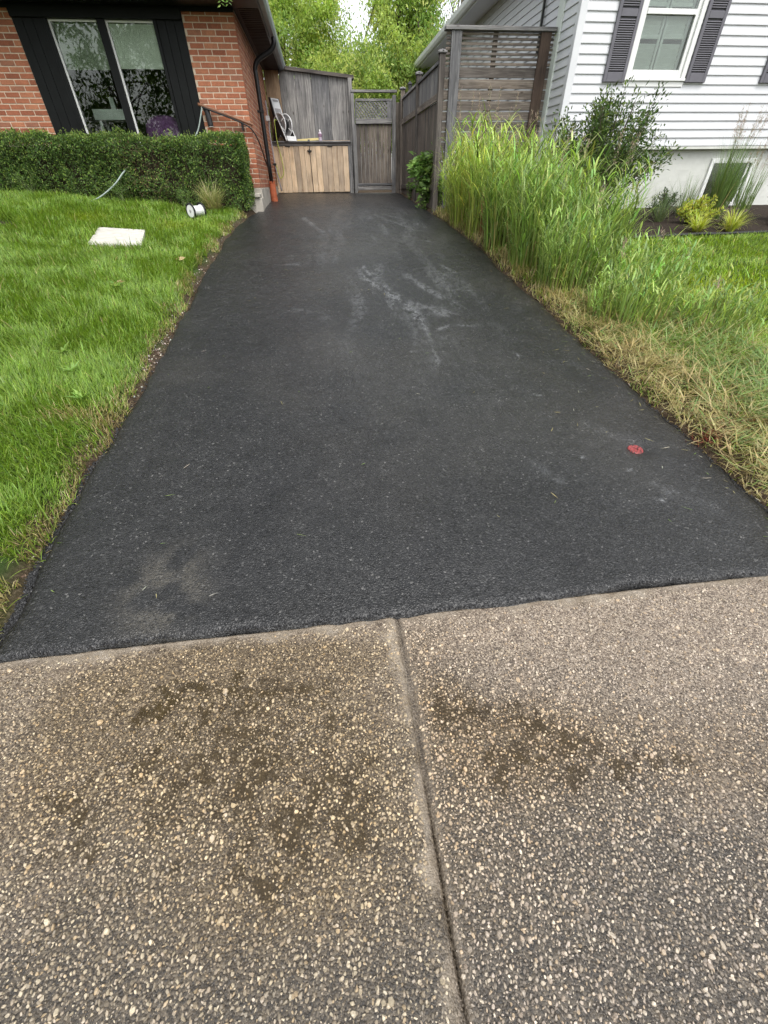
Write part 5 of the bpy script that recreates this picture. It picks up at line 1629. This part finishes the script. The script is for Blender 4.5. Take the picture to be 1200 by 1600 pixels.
DK = [(.05, .09, .022), (.07, .12, .025), (.04, .07, .02), (.12, .17, .035), (.06, .1, .03)]
shrub('dark_shrub', 4.75, 8.35, .83, 1.02, .75, .74, 1.66, 9500, 'dark green airy shrub at the corner of the white house', DK, .065, .024, 85)
shrub('round_evergreen', 6.0, 8.2, .80, .24, .24, .22, 1.02, 1500, 'small round dark evergreen below the shrub', [(.035, .07, .02), (.05, .09, .025)], .035, .012, 20)
shrub('dark_evergreen', 7.75, 7.6, .75, .35, .35, .5, 1.15, 2200, 'dark evergreen bush cut by the right picture edge', [(.04, .075, .025), (.06, .1, .03)], .04, .014, 24)
shrub('golden_shrub', 6.15, 7.55, .74, .30, .3, .2, .93, 1500, 'low golden leaved shrub in the mulch bed', [(.38, .44, .06), (.3, .38, .06), (.44, .46, .1)], .05, .022, 22)
shrub('purple_perennial', 6.6, 7.4, .73, .24, .24, .16, .88, 800, 'low mauve flowering plant between the golden plants', [(.26, .18, .2), (.2, .16, .14), (.15, .2, .08)], .03, .008, 18)
shrub('leafy_perennial', 7.5, 7.2, .71, .28, .28, .16, .86, 800, 'low yellow green plant at the right end of the mulch bed', [(.22, .3, .06), (.16, .24, .05)], .07, .03, 16)
GOLD = [(.42, .5, .08), (.36, .44, .06), (.5, .52, .16)]
clump('golden_grass_tuft', 5.75, 6.95, 150, .34, .06, 'small golden grass tuft on the left of the mulch edge', GOLD, .02, .5, .014, 'golden grass tufts in the mulch bed')
clump('golden_grass_tuft', 6.32, 6.95, 170, .36, .06, 'small golden grass tuft on the right of the mulch edge', GOLD, .02, .5, .014, 'golden grass tufts in the mulch bed')
clump('feather_reed_grass', 6.9, 8.1, 420, 1.05, .14, 'tall upright reed grass with mauve plumes before the basement window', [(.13, .22, .06), (.16, .26, .08), (.1, .17, .05)], .06, .13, .009, None, plume=22, droop=(.0, .5))
clump('feather_reed_grass', 7.3, 8.0, 120, .8, .12, 'second reed grass tuft with plumes at the right picture edge', [(.13, .22, .06), (.16, .26, .08)], .06, .13, .008, None, plume=14, droop=(.0, .5))
clump('spiky_grass_tuft', 5.75, 7.9, 120, .5, .07, 'thin blue green spiky tuft beside the small evergreen', [(.14, .2, .1), (.1, .16, .07)], .05, .45, .008, None, droop=(.0, .4))
clump('spiky_grass_tuft', 6.45, 8.3, 160, .6, .1, 'fine spiky tuft below the painted foundation', [(.16, .24, .1), (.12, .19, .07)], .05, .4, .007, None, droop=(.0, .4))
# black edging strip of the bed
ex = np.linspace(4.2, 10, 40)
ed = tube('bed_edging', np.stack([ex, 6.62 + .04 * np.sin(ex * 1.3), ground_z(ex, ex * 0 + 6.62) + .035], -1), .022, M['rubber'], None, 7)
tag(ed, 'black plastic edging between mulch bed and right lawn', 'edging')

# straw coloured grass clump by the hedge end
c_ = clump('pale_grass_clump', -1.80, 8.98, 460, .5, .09, 'pale straw green grass clump at the right end of the hedge', [(.36, .38, .16), (.42, .4, .2), (.25, .3, .1)], .3, .3, .009, None)

# boxwood hedge
def hedge():
    x0, x1, y0, y1 = -6.3, -1.18, 9.17, 9.78
    e = empty('boxwood_hedge', (-3.7, 9.45, 1.1), 'clipped boxwood hedge under the black framed window', 'hedge')
    # solid mass of twigs inside
    Xs = np.linspace(x0 + .12, x1 - .12, 40)
    V = []; 
    zb = ground_z(Xs, Xs * 0 + 9.4)
    P_ = []
    for q in range(700):
        x = rng.uniform(x0 + .1, x1 - .1); y = rng.uniform(y0 + .12, y1 - .08)
        b = np.array([x, y, float(np.interp(x, Xs, zb))])
        t = b + np.array([rng.normal(0, .12), rng.normal(0, .09), rng.uniform(.45, .8)])
        t[2] = min(t[2], 1.93); t[1] = np.clip(t[1], y0 + .06, y1 - .04); t[0] = min(t[0], x1 - .08)
        P_.append((np.array([b, (b + t) / 2 + rng.normal(0, .03, 3), t]), np.array([.012, .008, .004])))
    tubes('twigs', P_, M['twig'], e, 4, kind='stuff')
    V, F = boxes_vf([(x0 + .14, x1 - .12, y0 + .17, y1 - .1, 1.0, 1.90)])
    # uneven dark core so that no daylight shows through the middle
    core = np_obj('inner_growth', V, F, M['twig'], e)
    n = 52000
    # points near the surface
    u = rng.random(n)
    x = rng.uniform(x0, x1, n); y = rng.uniform(y0, y1, n); zt_ = 2.0 + .055 * np.clip((-2.5 - x) / 3, 0, 1)
    bulge = (fbm(x * 2.6, y * 0 + 1, 131, 3) - .5) * .10
    zb_ = np.interp(x, Xs, zb) + .02
    z = zb_ + (zt_ - zb_) * rng.random(n)
    dep = np.abs(rng.normal(0, .055, n))
    f_ = rng.random(n)
    fr = f_ < .62; tp = (f_ >= .62) & (f_ < .90); en = f_ >= .90
    lump = (fbm(x * 3.6, z * 3.6, 133, 3) - .5) * .30
    y = np.where(fr, y0 + dep - lump, y)
    lumpt = (fbm(x * 3.6, y * 3.6, 135, 3) - .5) * .24
    z = np.where(tp, zt_ - dep + lumpt + bulge, z)
    lumpe = (fbm(y * 4.5, z * 4.5, 137, 3) - .5) * .14
    x = np.where(en, x1 - dep + lumpe, x)
    # round the top front edge
    rt = np.clip((z - (zt_ - .14)) / .14, 0, 1.3); y = np.where(fr, y + .10 * rt ** 2, y)
    re = np.clip((x - (x1 - .14)) / .14, 0, 1.3); z = np.where(tp, z - .10 * re ** 2, z); y = np.where(fr, y + .08 * re ** 2, y)
    hole = fbm(x * 7, (y + z) * 7, 139, 3)
    keep = (hole > .40) | (rng.random(n) < .25) | (z > zt_ - .2) | en
    x, y, z, fr, tp, en, dep, zt_ = (q_[keep] for q_ in (x, y, z, fr, tp, en, dep, zt_)); n = len(x)
    P = np.stack([x, y, z], -1)
    nr = np.where(fr[:, None], np.array([0, -1., .25]), np.where(tp[:, None], np.array([0, -.15, 1.]), np.array([1., -.2, .2]))) + rng.normal(0, .55, (n, 3))
    d = rng.normal(0, 1, (n, 3)) + np.array([0, 0, .8])
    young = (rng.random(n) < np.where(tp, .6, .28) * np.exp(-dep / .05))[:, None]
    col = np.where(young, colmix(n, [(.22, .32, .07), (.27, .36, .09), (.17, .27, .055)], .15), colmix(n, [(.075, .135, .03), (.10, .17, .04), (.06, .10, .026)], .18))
    brown = (rng.random(n) < .25 * np.exp(-(((x + 2.75) / .35) ** 2)) * fr)[:, None]
    col = np.where(brown, colmix(n, [(.13, .1, .05), (.16, .13, .06)], .15), col)
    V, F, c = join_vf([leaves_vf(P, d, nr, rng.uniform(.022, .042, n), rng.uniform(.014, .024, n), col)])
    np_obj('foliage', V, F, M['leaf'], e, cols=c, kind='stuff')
    # stray shoots that escaped the last clipping
    LP = []; LD = []; SS = []
    for q in range(150):
        x = rng.uniform(x0, x1 - .05); y = rng.uniform(y0 + .08, y1 - .05)
        b = np.array([x, y, 1.96 + .055 * min(1, max(0, (-2.5 - x) / 3))]); t = b + np.array([rng.normal(0, .03), rng.normal(-.02, .03), rng.uniform(.05, .14)])
        SS.append((np.array([b, (b + t) / 2, t]), np.array([.002, .0015, .001])))
        for k in range(9):
            LP.append(b + (t - b) * k / 8); a = rng.uniform(0, 6.28); LD.append((math.cos(a), math.sin(a), .7))
    tubes('shoots', SS, M['stem'], e, 4, kind='stuff')
    m_ = len(LP)
    V, F, c = join_vf([leaves_vf(np.array(LP), np.array(LD), rdir(m_, .5), rng.uniform(.018, .032, m_), rng.uniform(.01, .016, m_), colmix(m_, [(.24, .34, .08), (.3, .4, .1)], .12))])
    np_obj('shoot_leaves', V, F, M['leaf'], e, cols=c, kind='stuff')
hedge()
# weeds along the hedge foot
for q, (x, n_, lab) in enumerate(((-3.25, 120, 'fine leaved weed at the hedge foot beside the pale hose'), (-2.25, 80, 'small weed at the hedge foot left of the straw clump'), (-4.6, 60, 'small weed at the hedge foot near the left picture edge'))):
    broad_leaf('hedge_weed', x, 9.05, n_ * 3, .3, .16, lab, [(.12, .2, .05), (.16, .25, .07)], .045, .012)
# broad leaved weeds in the lawn
WD = [(-2.05, 3.5, 'dandelion rosette in the middle of the left lawn'), (-1.66, 2.78, 'bright leafy weed near the straw tuft at the lawn edge'), (-2.1, 4.95, 'dandelion rosette below the white paver'), (-1.85, 3.15, 'flat dandelion rosette nearest the bare soil'), (-2.75, 5.3, 'pale leafed rosette left of the other weeds')]
for x, y, lab in WD:
    z0 = float(ground_z(x, y))
    n = 9
    a = rng.uniform(0, 6.28, n)
    P = np.stack([np.full(n, x), np.full(n, y), np.full(n, z0 + .05)], -1)
    c = colmix(n, [(.2, .34, .08), (.26, .4, .1)], .1)
    V, F, cl = join_vf([blades_vf(P, a, rng.uniform(.07, .13, n), rng.uniform(.02, .032, n), rng.uniform(.5, 1.1, n), rng.uniform(.3, .9, n), 4, c * .9, c)])
    o = np_obj('lawn_weed', V, F, M['leaf'], None, cols=cl)
    tag(o, lab, 'weed')
for x, y, lab in ((-2.12, 4.98, 'curled tan fallen leaf on the lawn below the paver'), (-1.72, 5.9, 'tan dead leaf cluster on the lawn near the driveway edge')):
    z0 = float(ground_z(x, y)) + .06
    P = np.array([[x, y, z0], [x + .03, y + .02, z0 + .01], [x - .03, y + .03, z0]])
    V, F, cl = join_vf([leaves_vf(P, np.array([[1, .3, .3], [-.4, 1, .2], [.2, -1, .3]]), rdir(3, 2.), np.array([.09, .08, .07]), np.array([.05, .05, .04]), colmix(3, [(.5, .38, .2), (.42, .3, .15)], .1))])
    o = np_obj('fallen_leaf', V, F, M['leaf'], None, cols=cl)
    tag(o, lab, 'leaf')
# small pale stones and soil crumbs in the trench along the lawn
n = 700
y = np.concatenate([rng.normal(3.8, .4, 350), rng.uniform(1.1, 9, 350)])
x = edge_l(y) - np.abs(rng.normal(.05, .03, n)) - .005
P = np.stack([x, y, ground_z(x, y) + .002], -1)
V, F, c = join_vf([pebbles_vf(P, rng.uniform(.003, .011, n), colmix(n, [(.5, .46, .4), (.3, .25, .2), (.16, .11, .07), (.12, .08, .05)], .15), 6, .6, .2)])
st_ = np_obj('edge_gravel', V, F, M['stone'], None, cols=c, kind='stuff')
tag(st_, 'small pale stones in the bare soil along the left asphalt edge', 'gravel')

# ------------------------------------------------------------------ trees
def tree(name, x, y, z0, htot, crown, label, cols, nclus, per, ll, ww, seed, limbs, droop=.5, group=None, trunk_r=.2):
    """crown: list of ellipsoids (cx,cy,cz,rx,ry,rz)"""
    e = empty(name, (x, y, z0), label, 'tree', group)
    S_ = []
    top = np.array([x, y, z0 + htot * .8])
    Pt = catmull([(x, y, z0), (x + .1, y, z0 + htot * .3), (x - .1, y + .1, z0 + htot * .55), tuple(top)], 6)
    tk = tube('trunk', Pt, np.linspace(trunk_r, trunk_r * .25, len(Pt)), M['bark'], e, 10)
    centers = []
    for k in range(nclus):
        cx, cy, cz, rx, ry, rz = crown[rng.integers(0, len(crown))]
        v = rng.normal(size=3); v /= np.linalg.norm(v)
        rr = rng.uniform(.35, 1) ** .5
        centers.append(np.array([cx + rx * rr * v[0], cy + ry * rr * v[1], cz + rz * rr * v[2]]))
    centers = np.array(centers)
    for c in centers[:limbs]:
        i = rng.integers(len(Pt) // 4, len(Pt) - 1)
        b = Pt[i]
        m_ = b * .5 + c * .5 + np.array([0, 0, .12 * np.linalg.norm(c - b)])
        q = catmull([b, m_, c], 6)
        S_.append((q, np.linspace(trunk_r * .28, .012, len(q))))
    tubes('limbs', S_, M['bark'], e, 6, kind='stuff')
    n = nclus * per
    cid = np.repeat(np.arange(nclus), per)
    size = rng.uniform(.28, .6, nclus)
    o_ = rng.normal(0, 1, (n, 3)) * size[cid][:, None] * np.array([.55, .55, .42])
    P = centers[cid] + o_
    P[:, 2] -= .25 * (o_[:, 0] ** 2 + o_[:, 1] ** 2)
    d = rng.normal(0, .6, (n, 3)) + np.array([0, 0, -droop])
    tone = colmix(nclus, cols, .12)[cid]
    col = np.clip(tone * (1 + rng.normal(0, .14, (n, 1))), .005, 1)
    V, F, c = join_vf([leaves_vf(P, d, rdir(n, .6), ll * rng.uniform(.6, 1.3, n), ww * rng.uniform(.7, 1.3, n), col, .15)])
    np_obj('crown', V, F, M['treeleaf'], e, cols=c, kind='stuff')
    return e
YGT = [(.31, .42, .10), (.38, .48, .13), (.25, .36, .09), (.44, .5, .16), (.20, .30, .08)]
GT = [(.15, .24, .045), (.19, .28, .055), (.12, .2, .045)]
tree('yellow_green_tree', 3.4, 21.5, 1.3, 8, [(3.4, 21.3, 5.0, 1.35, 1.5, 1.9), (3.9, 21.5, 4.2, 1.2, 1.3, 1.4), (2.3, 21, 4.0, 1.2, 1.2, 1.2), (3.6, 21.8, 6.6, 1.3, 1.4, 1.4)], 'yellow green tree behind the gate, right of the sky gap', YGT, 360, 130, .13, .048, 1, 16, .6)
tree('yellow_green_tree', -.9, 23.5, 1.3, 9, [(-.9, 23, 5.0, 1.9, 1.6, 1.8), (.5, 23, 4.3, 1.5, 1.4, 1.3), (-1.6, 23.5, 7, 1.7, 1.5, 1.6), (.4, 23.4, 6.0, 1.2, 1.3, 1.3), (1.5, 23, 4.2, 1.1, 1.2, 1.1)], 'pale yellow green tree behind the shed roof', YGT[:4], 360, 130, .13, .048, 2, 16, .6)
tree('dark_green_tree', 4.9, 25, 1.3, 8, [(4.9, 25, 4.8, 1.4, 1.3, 1.7)], 'greener tree behind the fence near the white eave', GT, 160, 120, .12, .045, 3, 12, .7)
tree('distant_tree', 1.5, 31, 1.4, 7, [(1.0, 31, 4.2, 4.5, 1.5, 2.0), (6, 31.5, 4.0, 3, 1.5, 1.6), (-3, 31, 4.2, 3, 1.5, 1.8)], 'far green trees low behind the fence', GT + YGT[:2], 230, 60, .16, .07, 4, 20, .4)
tree('sparse_tree', 8.6, 33, 1.4, 12, [(8.9, 33, 8.6, 1.6, 1.2, 2.2), (8.0, 33, 7.0, 1.2, 1.0, 1.4)], 'thin pale tree against the white sky beside the eave', [(.3, .3, .22), (.25, .27, .2), (.34, .33, .26)], 80, 22, .14, .06, 5, 24, .3)
# street tree out of frame on the left; one of its twigs hangs into the picture and it mirrors in the window
tree('front_yard_tree', -6.6, 4.2, .6, 8.5, [(-6.4, 4.4, 7.0, 2.4, 2.4, 1.8), (-4.2, 5.2, 6.6, 2.0, 1.8, 1.2), (-8, 3.5, 6.5, 2, 2, 1.5)], 'green front yard tree mirrored in the window', [(.09, .17, .03), (.12, .2, .04), (.07, .13, .03)], 200, 60, .10, .04, 6, 40, .4)
tw = empty('hanging_twig', (-.9, 8.05, 3.35), 'green leafy twig hanging into the top of the picture by the eave', 'twig')
base_ = np.array([-3.2, 6.6, 5.4])
PT = catmull([base_, (-2.0, 7.4, 4.6), (-1.2, 7.95, 3.75), (-.86, 8.05, 3.22)], 8)
tube('branch', PT, np.linspace(.02, .003, len(PT)), M['bark'], tw, 6)
LP = []; LD = []
for q in range(11):
    t = rng.uniform(.86, 1) * (len(PT) - 1); i = int(min(t, len(PT) - 2)); f = t - i
    b = PT[i] * (1 - f) + PT[i + 1] * f + rng.normal(0, .06, 3)
    ax2 = np.array([rng.normal(.1, .5), rng.normal(0, .4), -1.0]); ax2 /= np.linalg.norm(ax2)
    for k in range(9):
        s_ = 1 if k % 2 else -1
        LP.append(b + ax2 * .016 * k); LD.append(ax2 * .5 + np.array([s_ * .9, rng.normal(0, .3), 0]))
m_ = len(LP)
V, F, c = join_vf([leaves_vf(np.array(LP), np.array(LD), rdir(m_, .2) + np.array([0, -1, 0]), rng.uniform(.04, .06, m_), rng.uniform(.014, .02, m_), colmix(m_, [(.2, .32, .08), (.26, .36, .1), (.14, .25, .05)], .12))])
np_obj('leaflets', V, F, M['leaf'], tw, cols=c, kind='stuff')
# trees across the street, seen only as reflections in the windows
ST = [(-7.0, -13, 9, 'leafy tree across the street mirrored in the left window'), (-10.5, -14, 10, 'second leafy tree across the street, beside the first'), (-14.5, -13, 9, 'third leafy tree across the street, furthest left')]
for q, (x, y, h_, lab) in enumerate(ST):
    tree('street_tree', x, y, -.2, h_, [(x, y, 2.6, 2.4, 1.8, 1.8), (x + .3, y, 5.2, 2.6, 2.0, 2.0), (x - .3, y, 7.6, 2.0, 1.8, 1.6)], lab, [(.07, .13, .025), (.1, .17, .03)], 150, 60, .2, .1, 7 + q, 16, .4)
